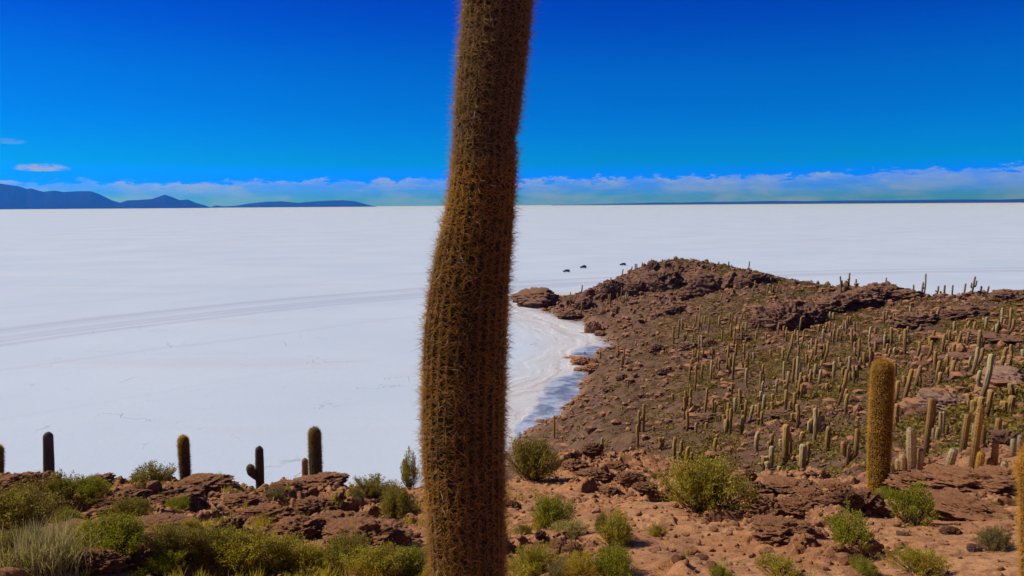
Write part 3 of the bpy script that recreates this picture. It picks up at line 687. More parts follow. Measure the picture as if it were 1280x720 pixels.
sz = RNG.lognormal(-3.45, .5, len(pts)); tag(scatter(mid_rocks, pts, np.clip(sz, .012, .12), .7, M_dark, 'gravel'), 'dark lava gravel among the near rocks', 'gravel', kind='stuff')

# ------------------------------------------------------------------ leaves and shrubs
def leaf_mat(name, a, b, c_=None, trans=.46):
    m, N = mat_new(name); gi = N.n('ShaderNodeNewGeometry').outputs['Random Per Island']; p = N.n('ShaderNodeTexCoord').outputs['Object']
    cc = N.mix(gi, a, b)
    if c_: cc = N.mix(N.ss(N.noise(p, 2.2, 3, .6), .48, .66), cc, c_)
    df = N.n('ShaderNodeBsdfDiffuse'); N.link(cc, df.inputs[0]); tr = N.n('ShaderNodeBsdfTranslucent'); N.link(cc, tr.inputs[0])
    mx = N.n('ShaderNodeMixShader'); mx.inputs[0].default_value = trans; N.link(df.outputs[0], mx.inputs[1]); N.link(tr.outputs[0], mx.inputs[2])
    o = N.n('ShaderNodeOutputMaterial'); N.link(mx.outputs[0], o.inputs[0]); return m
LM = {'green': leaf_mat('green_leaves', (.20, .22, .014), (.44, .41, .032), (.37, .29, .03)),
      'olive': leaf_mat('olive_leaves', (.18, .15, .024), (.45, .37, .055), (.36, .22, .045)),
      'yellow': leaf_mat('yellow_green_leaves', (.32, .275, .022), (.64, .53, .07), (.46, .29, .035)),
      'gold': leaf_mat('golden_leaves', (.42, .29, .03), (.62, .45, .05)),
      'grey': leaf_mat('grey_green_leaves', (.17, .145, .055), (.41, .34, .12), (.32, .21, .07)),
      'straw': leaf_mat('straw_blades', (.30, .25, .085), (.60, .50, .21), (.26, .24, .05)),
      'pale': leaf_mat('pale_yellow_leaves', (.40, .33, .075), (.70, .58, .19))}
M_twig, _N = mat_new('grey_twigs'); principled(_N, (.16, .115, .085), .9)
M_twigd, _N = mat_new('brown_twigs'); principled(_N, (.085, .055, .04), .9)

def tubes(paths, sides=3):
    """paths: list of (points (k,3), radii (k,)) -> V, F (quads)"""
    VV, FF, off = [], [], 0
    for pts, rad in paths:
        pts = np.asarray(pts, float); k = len(pts); t = np.gradient(pts, axis=0); t /= np.linalg.norm(t, axis=1)[:, None]+1e-9
        ref = np.where(np.abs(t[:, 2:3]) > .9, [[1., 0, 0]], [[0, 0, 1.]]); a = np.cross(t, ref); a /= np.linalg.norm(a, axis=1)[:, None]; b = np.cross(t, a)
        an = np.arange(sides)*2*math.pi/sides
        ring = pts[:, None]+np.asarray(rad)[:, None, None]*(a[:, None]*np.cos(an)[None, :, None]+b[:, None]*np.sin(an)[None, :, None])
        VV.append(ring.reshape(-1, 3)); i, j = np.meshgrid(np.arange(k-1), np.arange(sides), indexing='ij'); j2 = (j+1) % sides
        FF.append(np.stack([i*sides+j, i*sides+j2, (i+1)*sides+j2, (i+1)*sides+j], -1).reshape(-1, 4)+off); off += k*sides
    return np.concatenate(VV), np.concatenate(FF)
def bush_geo(seed, nbr=150, nleaf=46, ll=.042, lw=.013, upright=.55, ragged=.2, open_=0.):
    """a unit bush: radius 1, height about 1.1 - curved twigs fanning up from the base, small leaves along them"""
    r = np.random.default_rng(seed); paths = []; LV = []
    # uneven outline: some lobes stand out and some are missing
    lobes = r.normal(size=(6, 2))*.8
    for b in range(nbr):
        th = r.uniform(0, 2*math.pi); rr = math.sqrt(r.random())
        L = (1+.28*math.sin(th*2+seed)+.18*math.sin(th*3+1.7*seed))*(1-ragged*r.random())
        hz = .98*rr*L*.85; tz = (1.1*math.sqrt(max(1-rr*rr*.86, 0)))*(.75+.25*L)*(1-ragged*r.random())
        tip = np.array([math.cos(th)*hz, math.sin(th)*hz, max(tz, .12)])
        mid = tip*np.array([.62, .62, .38])+r.normal(size=3)*.04
        t = np.linspace(0, 1, 5)[:, None]; base = np.array([r.normal()*.07, r.normal()*.07, -.05])
        pts = base*(1-t)**2+2*mid*t*(1-t)+tip*t*t; paths.append((pts, np.linspace(.012, .003, 5)))
        n = int(nleaf*(.5+.8*r.random())); tt = 1-(1-.42)*r.random(n)**1.25*(1 if not open_ else .6); tt = tt[:, None]
        c = base*(1-tt)**2+2*mid*tt*(1-tt)+tip*tt*tt + r.normal(size=(n, 3))*np.array([.045, .045, .04])*(1-open_*.5)
        dirn = (tip-mid); dirn = dirn/np.linalg.norm(dirn)
        dv = dirn[None]*upright + r.normal(size=(n, 3))*.6; dv /= np.linalg.norm(dv, axis=1)[:, None]
        sv = np.cross(dv, r.normal(size=(n, 3))); sv /= np.linalg.norm(sv, axis=1)[:, None]
        l_ = ll*r.uniform(.6, 1.4, (n, 1)); w_ = lw*r.uniform(.7, 1.3, (n, 1))
        LV.append(np.stack([c-sv*w_*.3, c+dv*l_*.5-sv*w_, c+dv*l_, c+dv*l_*.5+sv*w_], 1).reshape(-1, 3))
    LV = np.concatenate(LV); LF = np.arange(len(LV)).reshape(-1, 4)
    return (LV, LF), tubes(paths)
def tuft_geo(seed, n=900, droop=.5, wid=.008):
    r = np.random.default_rng(seed); VV = []; FF = []; off = 0
    th = r.uniform(0, 2*math.pi, n); lean = r.uniform(.05, .9, n); L = r.uniform(.55, 1.15, n); b = np.c_[r.normal(size=(n, 2))*.28, np.zeros(n)]
    dh = np.c_[np.cos(th), np.sin(th), np.zeros(n)]; side_ = np.c_[-np.sin(th), np.cos(th), np.zeros(n)]
    ts = np.array([0, .35, .7, 1.]); W = np.array([1, .9, .6, .08])*wid
    for t, w_ in zip(ts, W):
        c = b+dh*(lean*L*(t+droop*t*t))[:, None]*.6; c[:, 2] = L*(t-.42*lean*t*t)*1.05
        VV.append(np.stack([c-side_*w_, c+side_*w_], 1))
    V = np.stack(VV, 1).reshape(n, 8, 3)
    f = np.array([[0, 1, 3, 2], [2, 3, 5, 4], [4, 5, 7, 6]]); F = (f[None]+(np.arange(n)*8)[:, None, None]).reshape(-1, 4)
    return V.reshape(-1, 3), F
BG = {('bush', k): bush_geo(20+k, 190, 62) for k in range(3)}
BG.update({('loose', k): bush_geo(40+k, 120, 44, .05, .013, .9, .45, .6) for k in range(2)})
BG.update({('spiky', k): bush_geo(60+k, 150, 60, .075, .008, 1.3, .3, .3) for k in range(2)})
TG = [tuft_geo(5), tuft_geo(6, 1200, .2)]
_bm = {}
def shrub(px, py, wpx, hpx, geo, mat, label, name='shrub', cat='shrub', group=None, d=None, twig=None, lo=6, dy=.0):
    h = pix(px, py, d)+(d,) if d else spot(px, py, lo); wpx *= 1.32; hpx *= 1.25
    if not h: print('no ground for shrub', px, py); return
    x, y, z, dist = h; s = dist/FPX; rw = wpx*s/2; rh = hpx*s
    if d: z = gz(x, y)
    y2 = y+rw*.45; x2 = x*y2/y
    if d or gz(x2, y2) < z-.12-rh*.15: x2, y2 = x, y
    z = gz(x2, y2)
    root = empty(name, (x2, y2, z-.03)); tag(root, label, cat, group)
    root.rotation_euler = (0, 0, random.uniform(0, 6.28))
    key = (geo, mat)
    if key not in _bm:
        if geo[0] == 'tuft': fo = mesh_np('foliage', *TG[geo[1]]); st = None
        else:
            (lv, lf), (tv, tf) = BG[geo]; fo = mesh_np('foliage', lv, lf, False); st = mesh_np('stems', tv, tf); st.materials.append(twig or M_twig)
        fo.materials.append(LM[mat]); _bm[key] = (fo, st)
    fo, st = _bm[key]; hz = rh/1.12 if geo[0] != 'tuft' else rh/1.0
    o = link('blades' if geo[0] == 'tuft' else 'foliage', fo, parent=root); o.scale = (rw, rw, hz)
    if st: q = link('stems', st, parent=root); q.scale = (rw, rw, hz)
    return root
B, Lo, Sp, T0, T1 = [('bush', k) for k in range(3)], [('loose', k) for k in range(2)], [('spiky', k) for k in range(2)], ('tuft', 0), ('tuft', 1)
SH = [
 # rim and path, right half
 (666,604,68,52,B[0],'olive','dark olive round bush on the rim right of the giant cactus'),
 (512,600,34,50,Lo[0],'olive','upright twiggy bush just left of the giant cactus against the salt',18.2),
 (691,662,56,40,B[1],'green','bright green round bush standing in the middle of the bare path'),
 (712,675,46,18,B[2],'pale','low pale straw coloured shrub in front of the bright green bush'),
 (770,684,52,40,B[2],'yellow','yellow green bush with a dark left side on the lower path'),
 (753,668,24,28,B[0],'olive','small dark olive bush touching the yellow green path bush'),
 (821,671,22,17,Sp[0],'yellow','small yellowish tuft right of the yellow green path bush'),
 (880,644,104,66,B[0],'yellow','biggest round bush, olive yellow, at the rim right of centre'),
 (1062,697,72,48,Lo[0],'green','bright green leaning bush with bare stems in front of the golden cactus'),
 (1142,658,66,50,Lo[1],'green','leafy green bush right of the golden cactus'),
 (1112,625,44,18,Sp[0],'green','low green growth at the foot of the golden cactus'),
 (1148,722,62,28,Sp[1],'yellow','yellow green shrub cut by the bottom border near the right'),
 (1242,690,40,28,Sp[1],'grey','dim grey green grass clump left of the orange cactus'),
 (1240,640,30,16,Sp[0],'olive','small olive clump on the right slab near the orange cactus'),
 (1080,724,40,22,B[1],'green','green shrub top at the bottom border below the leaning bush'),
 (975,728,60,32,Lo[1],'yellow','loose twiggy shrub at the bottom border right of the path'),
 (900,726,36,18,Lo[0],'green','small green shrub at the bottom border on the path'),
 (768,726,72,38,B[2],'green','dark green bush at the bottom border right of the giant cactus'),
 (725,730,66,34,Sp[1],'gold','golden orange low shrub at the bottom border'),
 (668,728,76,42,Sp[0],'yellow','spreading grassy shrub at the bottom right beside the giant cactus'),
 (700,728,46,26,B[0],'grey','grey green shrub between the golden and the grassy shrubs'),
 (655,668,22,13,Sp[0],'olive','tiny dry tuft left of the bright green path bush'),
 (820,600,18,10,Sp[0],'grey','tiny tuft left of the biggest bush'),
 (1170,622,46,15,Sp[1],'olive','low dry growth behind the leafy green bush'),
 (893,592,36,14,Sp[0],'grey','dry top growth behind the biggest bush'),
 # left mound
 (466,622,58,30,Lo[1],'olive','dark twiggy bush on the left mound skyline right of the spiny cactus pair'),
 (497,652,60,44,B[1],'olive','brown olive bush just left of the giant cactus above the bare path'),
 (446,626,24,14,B[2],'grey','pale grey green shrub under the dark twiggy skyline bush'),
 (352,629,42,18,Lo[0],'grey','small grey bush between the armed cactus and the spiny pair'),
 (188,600,62,30,Lo[1],'olive','low spreading bush on the skyline left of the orange tipped cactus',17.6),
 (119,608,16,9,B[0],'green','tiny green bush on the skyline between the two left cacti'),
 (68,634,58,32,Lo[0],'olive','dark bush covering the foot of the grey cactus'),
 (108,638,56,26,B[1],'green','green sloping bush right of the dark cactus foot bush'),
 (84,660,40,18,B[2],'green','small green bush below the bare patch on the left'),
 (18,646,58,30,B[0],'olive','olive bush at the left border under the rim rock'),
 (28,672,84,46,B[1],'olive','wide brown olive bush at the left border'),
 (165,650,50,24,B[0],'olive','olive bush in the middle of the left mound'),
 (222,638,40,15,B[2],'green','green patch of leaves under the dark ledge'),
 (150,692,72,42,B[0],'green','green bush with a yellow crown in the lower left'),
 (98,692,60,26,B[2],'yellow','yellow green shrub left of the yellow crowned bush'),
 (12,712,60,34,B[1],'olive','dark shrub in the lower left corner'),
 (50,724,100,46,T0,'straw','large clump of pale straw grass in the lower left corner'),
 (8,690,50,26,T1,'straw','straw grass clump at the left border'),
 (212,706,62,36,B[2],'olive','olive shrub right of the yellow crowned bush'),
 (262,712,66,40,B[1],'olive','dull green shrub in front of the dark rock knob'),
 (237,668,28,18,Sp[0],'yellow','small yellow tipped shrub beside the dark rock knob'),
 (300,722,90,48,B[0],'yellow','large yellow green shrub with bare grey twigs at the bottom'),
 (350,722,74,42,B[1],'yellow','yellow green shrub right of the one with bare grey twigs'),
 (390,724,66,36,Sp[0],'yellow','grassy yellow green shrub in front of the undercut rock'),
 (432,710,70,38,B[2],'olive','olive yellow bush against the black hollow of the undercut rock'),
 (470,726,80,36,B[0],'yellow','yellowish shrub at the bottom left of the giant cactus'),
 (515,722,58,38,B[1],'green','bright green shrub touching the giant cactus at the bottom'),
 (200,724,60,26,Sp[1],'green','green grassy shrub at the bottom border right of the lower left rock'),
 (548,730,60,26,Sp[1],'yellow','yellow grassy shrub in front of the giant cactus'),
]
for s in SH: shrub(*s[:7], d=s[7] if len(s) > 7 else None, twig=None, name='shrub' if s[4][0] != 'tuft' else 'grass_clump', cat='shrub' if s[4][0] != 'tuft' else 'grass clump')

# ---- the low cushions of scrub on the far hillside: uncountable
def cushion(seed, n=22):
    r = np.random.default_rng(seed); V = []
    for k in range(n):
        th, ph = r.uniform(0, 6.28), math.acos(r.uniform(.0, 1)); c = np.array([math.cos(th)*math.sin(ph), math.sin(th)*math.sin(ph), math.cos(ph)*.9])*r.uniform(.55, 1)
        a = r.normal(size=3); a /= np.linalg.norm(a); b = np.cross(a, r.normal(size=3)); b /= np.linalg.norm(b); s = .36
        V += [c-a*s*.5, c+b*s*.45, c+a*s*.6, c-b*s*.45]
    V = np.array(V); return V, np.arange(len(V)).reshape(-1, 4)
cush = [cushion(s) for s in range(5)]
M_sc = {'a': leaf_mat('olive_cushion_scrub', (.17, .125, .022), (.34, .225, .055), (.24, .14, .04), .3), 'b': leaf_mat('brown_cushion_scrub', (.105, .064, .030), (.24, .150, .062), None, .2),
        'c': leaf_mat('green_cushion_scrub', (.13, .115, .018), (.28, .235, .035), None, .2)}
a_l = ray(668, 500)[0]
pts, d = sample(30000, 45, 380, a_l, R(42), lambda x, y, z, z0, rk, vg, d: (z0 > 1.6) & (RNG.random(len(x)) < .10+.75*vg))
sz = RNG.uniform(.28, .72, len(pts))*(1+d/420); tag(scatter(cush, pts, sz, .75, M_sc['a'], 'low_scrub', .3, 0, True), 'low olive cushions of scrub over the hillside', 'scrub', kind='stuff')
pts, d = sample(17000, 45, 380, a_l, R(42), lambda x, y, z, z0, rk, vg, d: (z0 > 1.6) & (RNG.random(len(x)) < .40))
sz = RNG.uniform(.22, .58, len(pts))*(1+d/420); tag(scatter(cush, pts, sz, .7, M_sc['b'], 'low_scrub', .3, 0, True), 'low brown dry cushions of scrub over the hillside', 'scrub', kind='stuff')
pts, d = sample(12000, 38, 200, ray(860, 500)[0], R(42), lambda x, y, z, z0, rk, vg, d: RNG.random(len(x)) < .1+.7*sst(fbm(x/8, y/8, 9., 3), -.1, .5)*vg)
sz = RNG.uniform(.20, .55, len(pts)); tag(scatter(cush, pts, sz, .7, M_sc['c'], 'low_scrub', .3, 0, True), 'low green cushions of scrub on the near part of the hillside', 'scrub', kind='stuff')
# small dry grass on the near ground, between the shrubs
tf = [tuft_geo(70+k, 26, .5, .03) for k in range(3)]
pts, d = sample(3800, 6.3, 26, -R(38), R(2), lambda x, y, z, z0, rk, vg, d: RNG.random(len(x)) < .75*sst(fbm(x/1.6, y/1.6, 41., 3), -.1, .35))
tag(scatter(tf, pts, RNG.uniform(.06, .16, len(pts)), 1.2, LM['yellow'], 'dry_grass', .3, 0, True), 'thin dry grass between the left shrubs', 'grass', kind='stuff')
pts, d = sample(2600, 6.3, 28, R(2), R(38), lambda x, y, z, z0, rk, vg, d: RNG.random(len(x)) < .35*sst(fbm(x/1.6, y/1.6, 45., 3), .1, .5))
tag(scatter(tf, pts, RNG.uniform(.04, .11, len(pts)), 1.2, LM['pale'], 'dry_grass', .3, 0, True), 'sparse dry grass on the right hand ground', 'grass', kind='stuff')
# ------------------------------------------------------------------ cacti
def frame(pts):
    t = np.gradient(pts, axis=0); t /= np.linalg.norm(t, axis=1)[:, None]
    a = np.cross(np.broadcast_to([0., 1, 0], t.shape), t); bad = np.linalg.norm(a, axis=1) < .15
    a[bad] = np.cross([1., 0, 0], t[bad]); a /= np.linalg.norm(a, axis=1)[:, None]; b = np.cross(t, a); return t, a, b
SMOOTH = [14]
def resample(pts, rad, n):
    pts = np.asarray(pts, float); rad = np.asarray(rad, float)
    s = np.r_[0, np.cumsum(np.linalg.norm(np.diff(pts, axis=0), axis=1))]; q = np.linspace(0, s[-1], n)
    # smooth the path a little so that bends are round
    P_ = np.stack([np.interp(q, s, pts[:, k]) for k in range(3)], 1); r_ = np.interp(q, s, rad)
    k = max(1, n//SMOOTH[0])
    if k > 1:
        ker = np.ones(2*k+1)/(2*k+1)
        for c in range(3):
            e = np.r_[2*P_[0, c]-P_[1:k+1, c][::-1], P_[:, c], 2*P_[-1, c]-P_[-k-1:-1, c][::-1]]; P_[:, c] = np.convolve(e, ker, 'valid')
        e = np.r_[np.full(k, r_[0]), r_, np.full(k, r_[-1])]; r_ = np.convolve(e, ker, 'valid')
    return P_, r_, s[-1]
def stem_geo(pts, rad, ribs, per, rows, depth=.10, cap=True, lump=0.):
    P_, r_, L = resample(pts, rad, rows); q = np.linspace(0, L, rows)
    if cap: # rounded tip
        c = r_[-1]*1.15; x = np.clip((q-(L-c))/c, 0, 1); r_ = r_*np.sqrt(np.maximum(1-x*x, .002))
        # add rows near the tip
        ins = np.array([L-c, L-c*.8, L-c*.6, L-c*.42, L-c*.28, L-c*.16, L-c*.08, L-c*.02, L]); qq = np.sort(np.r_[q[q < L-c], ins]); 
        base_r = np.interp(qq, q, np.interp(q, q, resample(pts, rad, rows)[1])); xx = np.clip((qq-(L-c))/c, 0, 1)
        P_ = np.stack([np.interp(qq, q, P_[:, k]) for k in range(3)], 1); r_ = base_r*np.sqrt(np.maximum(1-xx*xx, .001)); q = qq
    t, a, b = frame(P_); n = ribs*per; an = np.arange(n)*2*math.pi/n
    prof = 1-depth*(1-np.abs(np.cos(an*ribs/2)))**1.0
    RR = r_[:, None]*prof[None]
    if lump: RR = RR*(1+lump*perlin(np.cos(an)[None]*1.5+0*q[:, None], np.sin(an)[None]*1.5+0*q[:, None], q[:, None]*2.2))
    V = P_[:, None]+RR[..., None]*(a[:, None]*np.cos(an)[None, :, None]+b[:, None]*np.sin(an)[None, :, None])
    k = len(q); i, j = np.meshgrid(np.arange(k-1), np.arange(n), indexing='ij'); j2 = (j+1) % n
    return V.reshape(-1, 3), np.stack([i*n+j, i*n+j2, (i+1)*n+j2, (i+1)*n+j], -1).reshape(-1, 4)
def spine_geo(pts, rad, ribs, spacing, per, lmin, lmax, wid, seed=0, solid=False, down=.25, q0=0., spl=.6):
    """needles in bunches along every rib"""
    r = np.random.default_rng(seed); P_, r_, L = resample(pts, rad, max(40, int(40))); q = np.linspace(0, L, len(P_)); t, a, b = frame(P_)
    rows = np.arange(q0, L, spacing); S, K = np.meshgrid(rows, np.arange(ribs), indexing='ij'); S = S.ravel()+r.uniform(-.3, .3, S.size)*spacing; K = K.ravel()
    S = np.repeat(S, per); K = np.repeat(K, per); S = np.clip(S, 0, L)
    nt = int(ribs*per*max(r_[-1]/spacing, 1)*1.1); S = np.r_[S, L-r.random(nt)**2*r_[-1]*.9]; K = np.r_[K, r.uniform(0, ribs, nt)]; n = len(S)
    I = lambda M: np.stack([np.interp(S, q, M[:, k]) for k in range(3)], 1)
    T, A_, B_, C_ = I(t), I(a), I(b), I(P_); Rr = np.interp(S, q, r_)
    c = Rr*0+r_[-1]*1.15; x = np.clip((S-(L-c))/c, 0, .999); shr = np.sqrt(1-x*x)
    an = K*2*math.pi/ribs + r.normal(size=n)*.12/ribs*6.28*.5
    rad_dir = A_*np.cos(an)[:, None]+B_*np.sin(an)[:, None]; lat = np.cross(T, rad_dir)
    root = C_+rad_dir*(Rr*shr*.985)[:, None]
    nrm = rad_dir*shr[:, None]+T*x[:, None]
    D = nrm*r.uniform(.25, 1., (n, 1))+T*r.normal(-down, .45+spl*.3, (n, 1))*shr[:, None]+lat*r.normal(0, .42+spl*.5, (n, 1)); D /= np.linalg.norm(D, axis=1)[:, None]
    ln = (lmin+(lmax-lmin)*r.random(n)**1.8)[:, None]; w_ = (wid*r.uniform(.7, 1.2, n))[:, None]
    u = np.cross(D, r.normal(size=(n, 3))); u /= np.linalg.norm(u, axis=1)[:, None]; v = np.cross(D, u); tip = root+D*ln+T*r.normal(0, .05, (n, 1))*ln
    if solid:
        V = np.stack([root+u*w_, root-u*w_*.5+v*w_*.87, root-u*w_*.5-v*w_*.87, tip], 1).reshape(-1, 3); o = np.arange(n)[:, None, None]*4
        return V, (np.array([[0, 1, 3], [1, 2, 3], [2, 0, 3]])[None]+o).reshape(-1, 3)
    V = np.stack([root+u*w_, root-u*w_, tip], 1).reshape(-1, 3); return V, np.arange(n*3).reshape(-1, 3)
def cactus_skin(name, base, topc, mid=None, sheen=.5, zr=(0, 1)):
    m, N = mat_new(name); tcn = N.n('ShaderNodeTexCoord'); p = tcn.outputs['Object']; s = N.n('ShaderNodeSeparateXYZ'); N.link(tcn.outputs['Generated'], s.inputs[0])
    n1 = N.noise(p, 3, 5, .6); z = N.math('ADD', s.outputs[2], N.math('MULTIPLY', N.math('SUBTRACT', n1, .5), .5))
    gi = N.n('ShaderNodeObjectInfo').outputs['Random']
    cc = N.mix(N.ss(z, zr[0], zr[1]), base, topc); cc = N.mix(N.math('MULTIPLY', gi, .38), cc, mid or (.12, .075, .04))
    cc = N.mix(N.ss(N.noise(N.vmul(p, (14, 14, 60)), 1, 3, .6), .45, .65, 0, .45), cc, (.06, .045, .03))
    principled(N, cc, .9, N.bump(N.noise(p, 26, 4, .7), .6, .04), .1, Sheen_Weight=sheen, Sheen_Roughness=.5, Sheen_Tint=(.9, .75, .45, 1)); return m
def spine_mat(name, a, b, trans=.4, z_mix=None, dif=(.55, .50, .48)):
    m, N = mat_new(name); gi = N.n('ShaderNodeNewGeometry').outputs['Random Per Island']; cc = N.mix(gi, a, b)
    p = N.n('ShaderNodeTexCoord').outputs['Object']; cc = N.mix(N.ss(N.noise(p, 2.3, 4, .6), .42, .62, 0, .4), cc, tuple(.6*k for k in a))
    if z_mix:
        s = N.n('ShaderNodeSeparateXYZ'); N.link(p, s.inputs[0])
        cc = N.mix(N.ss(N.math('ADD', s.outputs[2], N.math('MULTIPLY', N.noise(p, 3, 3, .5), .3)), z_mix[0], z_mix[1]), cc, z_mix[2])
    df = N.n('ShaderNodeBsdfPrincipled'); N.link(N.mix(1.0, cc, dif, 'MULTIPLY'), df.inputs['Base Color']); df.inputs['Roughness'].default_value = .42
    tr = N.n('ShaderNodeBsdfTranslucent'); N.link(cc, tr.inputs[0]); mx = N.n('ShaderNodeMixShader'); mx.inputs[0].default_value = trans
    N.link(df.outputs[0], mx.inputs[1]); N.link(tr.outputs[0], mx.inputs[2]); o = N.n('ShaderNodeOutputMaterial'); N.link(mx.outputs[0], o.inputs[0]); return m
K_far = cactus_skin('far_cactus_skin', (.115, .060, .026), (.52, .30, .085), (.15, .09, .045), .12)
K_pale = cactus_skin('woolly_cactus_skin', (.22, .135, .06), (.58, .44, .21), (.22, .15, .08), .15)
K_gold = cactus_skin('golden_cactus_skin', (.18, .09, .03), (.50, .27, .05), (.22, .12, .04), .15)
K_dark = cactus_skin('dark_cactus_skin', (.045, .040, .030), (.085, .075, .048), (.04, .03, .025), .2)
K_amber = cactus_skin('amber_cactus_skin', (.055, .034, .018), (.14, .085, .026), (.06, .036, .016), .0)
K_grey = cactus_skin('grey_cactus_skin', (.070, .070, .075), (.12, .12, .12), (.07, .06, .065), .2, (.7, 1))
S_gold = spine_mat('golden_spines', (.70, .40, .06), (.99, .66, .13), .55, None, (.80, .70, .50))
S_main = spine_mat('amber_spines', (.34, .165, .052), (.66, .37, .10), .42)
S_white = spine_mat('white_woolly_spines', (.42, .36, .20), (.74, .66, .42), .3)
S_khaki = spine_mat('khaki_spines', (.30, .20, .07), (.58, .41, .14), .4)
S_brown = spine_mat('brown_spines', (.20, .105, .04), (.42, .25, .09), .4)
S_grey = spine_mat('grey_bristles', (.12, .12, .13), (.28, .28, .30), .2)

RGT = lambda a: Vector((math.cos(a), -math.sin(a), 0))
def build_cactus(root, pts, rad, skin, spm, ribs=16, per_v=4, rows=60, spacing=.05, per=6, l=(.03, .07), wid=.0025, seed=0, solid=False, arms=(), down=.2, depth=.09, fuzz=None):
    V_, F_ = stem_geo(pts, rad, ribs, per_v, rows, depth, lump=.05); st = link('stem', mesh_np('stem', V_, F_), skin, root)
    V_, F_ = spine_geo(pts, rad, ribs, spacing, per, *l, wid, seed, solid, down); link('spines', mesh_np('spines', V_, F_, False), spm, root)
    for k, (ap, ar, asp) in enumerate(arms):
        V_, F_ = stem_geo(ap, ar, ribs, per_v, 26, depth); ao = link('arm', mesh_np('arm', V_, F_), skin, root)
        V_, F_ = spine_geo(ap, ar, ribs, spacing, per, *l, wid, seed+9+k, solid, down); link('spines', mesh_np('spines', V_, F_, False), asp or spm, ao)
    return root

# ---- the giant cactus close to the camera
D0 = 4.4
prof = [(-10, 577, 667), (30, 576, 665), (62, 573, 661), (80, 571, 658), (100, 569, 656), (133, 567, 653), (150, 566, 649), (162, 566, 645), (180, 566, 646), (205, 563, 648), (240, 560, 645), (270, 555, 644), (300, 548, 642),
        (340, 539, 639), (380, 532, 637), (420, 528, 636), (480, 525, 634), (560, 525, 633), (600, 528, 633), (650, 532, 633), (700, 536, 633), (760, 537, 634), (900, 538, 634)]
gp, gr = [], []
def ray3(px, py, yd):
    d = fwd + right*((px-640)/FPX) + up*((360-py)/FPX); return np.array(d)/d.y*yd+np.array([0, 0, EYE])
for py, xl, xr in prof:
    l_, r_ = ray3(xl+3, py, D0), ray3(xr-3, py, D0); gp.append((l_+r_)/2); gr.append(np.linalg.norm(r_-l_)/2*.985)
gp, gr = gp[::-1], gr[::-1]
gb = gp[0]; gzz = gz(gb[0], gb[1])
if gzz < gb[2]: gp = [np.array([gb[0], gb[1], gzz-.1])]+gp; gr = [gr[0]]+gr
top_ = gp[-1]; gp += [top_+np.array([.03, 0, .35]), top_+np.array([.05, 0, .8]), top_+np.array([.05, 0, 1.15])]; gr += [gr[-1], gr[-1]*.95, gr[-1]*.82]
base = np.array([gb[0], gb[1], gzz]); root = empty('giant_cactus', tuple(base)); gp = np.array(gp)-base
tag(root, 'giant spiny column cactus crossing the whole view in the foreground, its top out of frame', 'cactus')
zt = ray3(600, 150, D0)[2]-base[2]
S_giant = spine_mat('amber_brown_spines', (.88, .56, .16), (.99, .78, .30), .58, (zt-.18, zt+.02, (.75, .58, .30)), (.46, .42, .44))
SMOOTH[0] = 44
V_, F_ = stem_geo(gp, gr, 26, 6, 150, .065, lump=.035); link('stem', mesh_np('stem', V_, F_), cactus_skin('giant_cactus_skin', (.030, .024, .016), (.050, .040, .024), (.03, .022, .014), .0), root)
V_, F_ = spine_geo(gp, gr, 26, .022, 5, .012, .035, .0015, 3, True, .1, 0., .9); link('short_spines', mesh_np('short_spines', V_, F_, False), S_giant, root)
V_, F_ = spine_geo(gp, gr, 26, .024, 11, .030, .095, .0017, 4, True, .05, 0., 1.2); link('long_spines', mesh_np('long_spines', V_, F_, False), S_giant, root); SMOOTH[0] = 14

# ---- the middle distance: cacti that show their spines
def near_cactus(px, pyb, pxt, pyt, w_px, skin, spm, label, d=None, arms=(), ribs=16, spacing=.06, per=7, l=(.03, .075), wid=.003, seed=1, bend=0., taper=1., name='cactus', solid=False, sw=.86, lo=8, group=None):
    """arms: (start height fraction, side px, out px, bottom drop, top py, width px, spine material)"""
    h = (pix(px, pyb, d)+(d,)) if d else spot(px, pyb, lo)
    x, y, z, dist = h; z = gz(x, y)-.06; s = dist/FPX*math.sqrt(1+ray(px, pyb)[1]**2)
    a = math.atan2(x, y); rg = np.array(RGT(a))
    H = (EYE+ray(pxt, pyt)[1]*dist)-z; dx = (ray(pxt, pyt)[0]-a)*dist; r_ = w_px*s/2*sw*math.cos(a)**1.3
    root = empty(name, (x, y, z)); tag(root, label, 'cactus', group)
    P_ = np.array([rg*dx*(t+bend*math.sin(t*math.pi))+np.array([0, 0, H*t]) for t in (0, .2, .4, .6, .8, 1.)])
    rad = r_*np.array([.86, .95, 1, 1, .97, .93])*np.linspace(1, taper, 6)
    AR = []
    for (f0, ox, py_low, py_top, wp, asp) in arms:
        bz = H*f0; p0 = np.array([0, 0, bz])+rg*dx*f0; out = rg*ox*s; zt_ = EYE+ray(px, py_top)[1]*dist-z; zl = EYE+ray(px, py_low)[1]*dist-z
        AR.append((np.array([p0, p0+out*.5+[0, 0, (zl-bz)*.5], p0+out*.92+np.array([0, 0, zl-bz]), p0+out+np.array([0, 0, (zl-bz)*.4+(zt_-bz)*.6]), p0+out*1.02+np.array([0, 0, zt_-bz])]),
                   np.array([.55, .8, 1, 1, .95])*wp*s/2*sw, asp))
    return build_cactus(root, P_, rad, skin, spm, ribs, 4, 44, spacing, per, l, wid, seed, solid, AR)
near_cactus(1097, 612, 1104, 450, 33, K_amber, S_gold, 'tall single cactus with golden orange spines rising in front of the slope', ribs=30, spacing=.032, per=10, l=(.025, .085), wid=.0034, seed=21, lo=8, bend=0, sw=.80)
near_cactus(1307, 770, 1302, 552, 60, K_amber, S_gold, 'thick orange spined cactus cut off by the right border', d=6.3, ribs=26, spacing=.022, per=12, l=(.02, .075), wid=.0015, seed=22, arms=[(.84, -17, 598, 584, 8, None)], sw=.82)
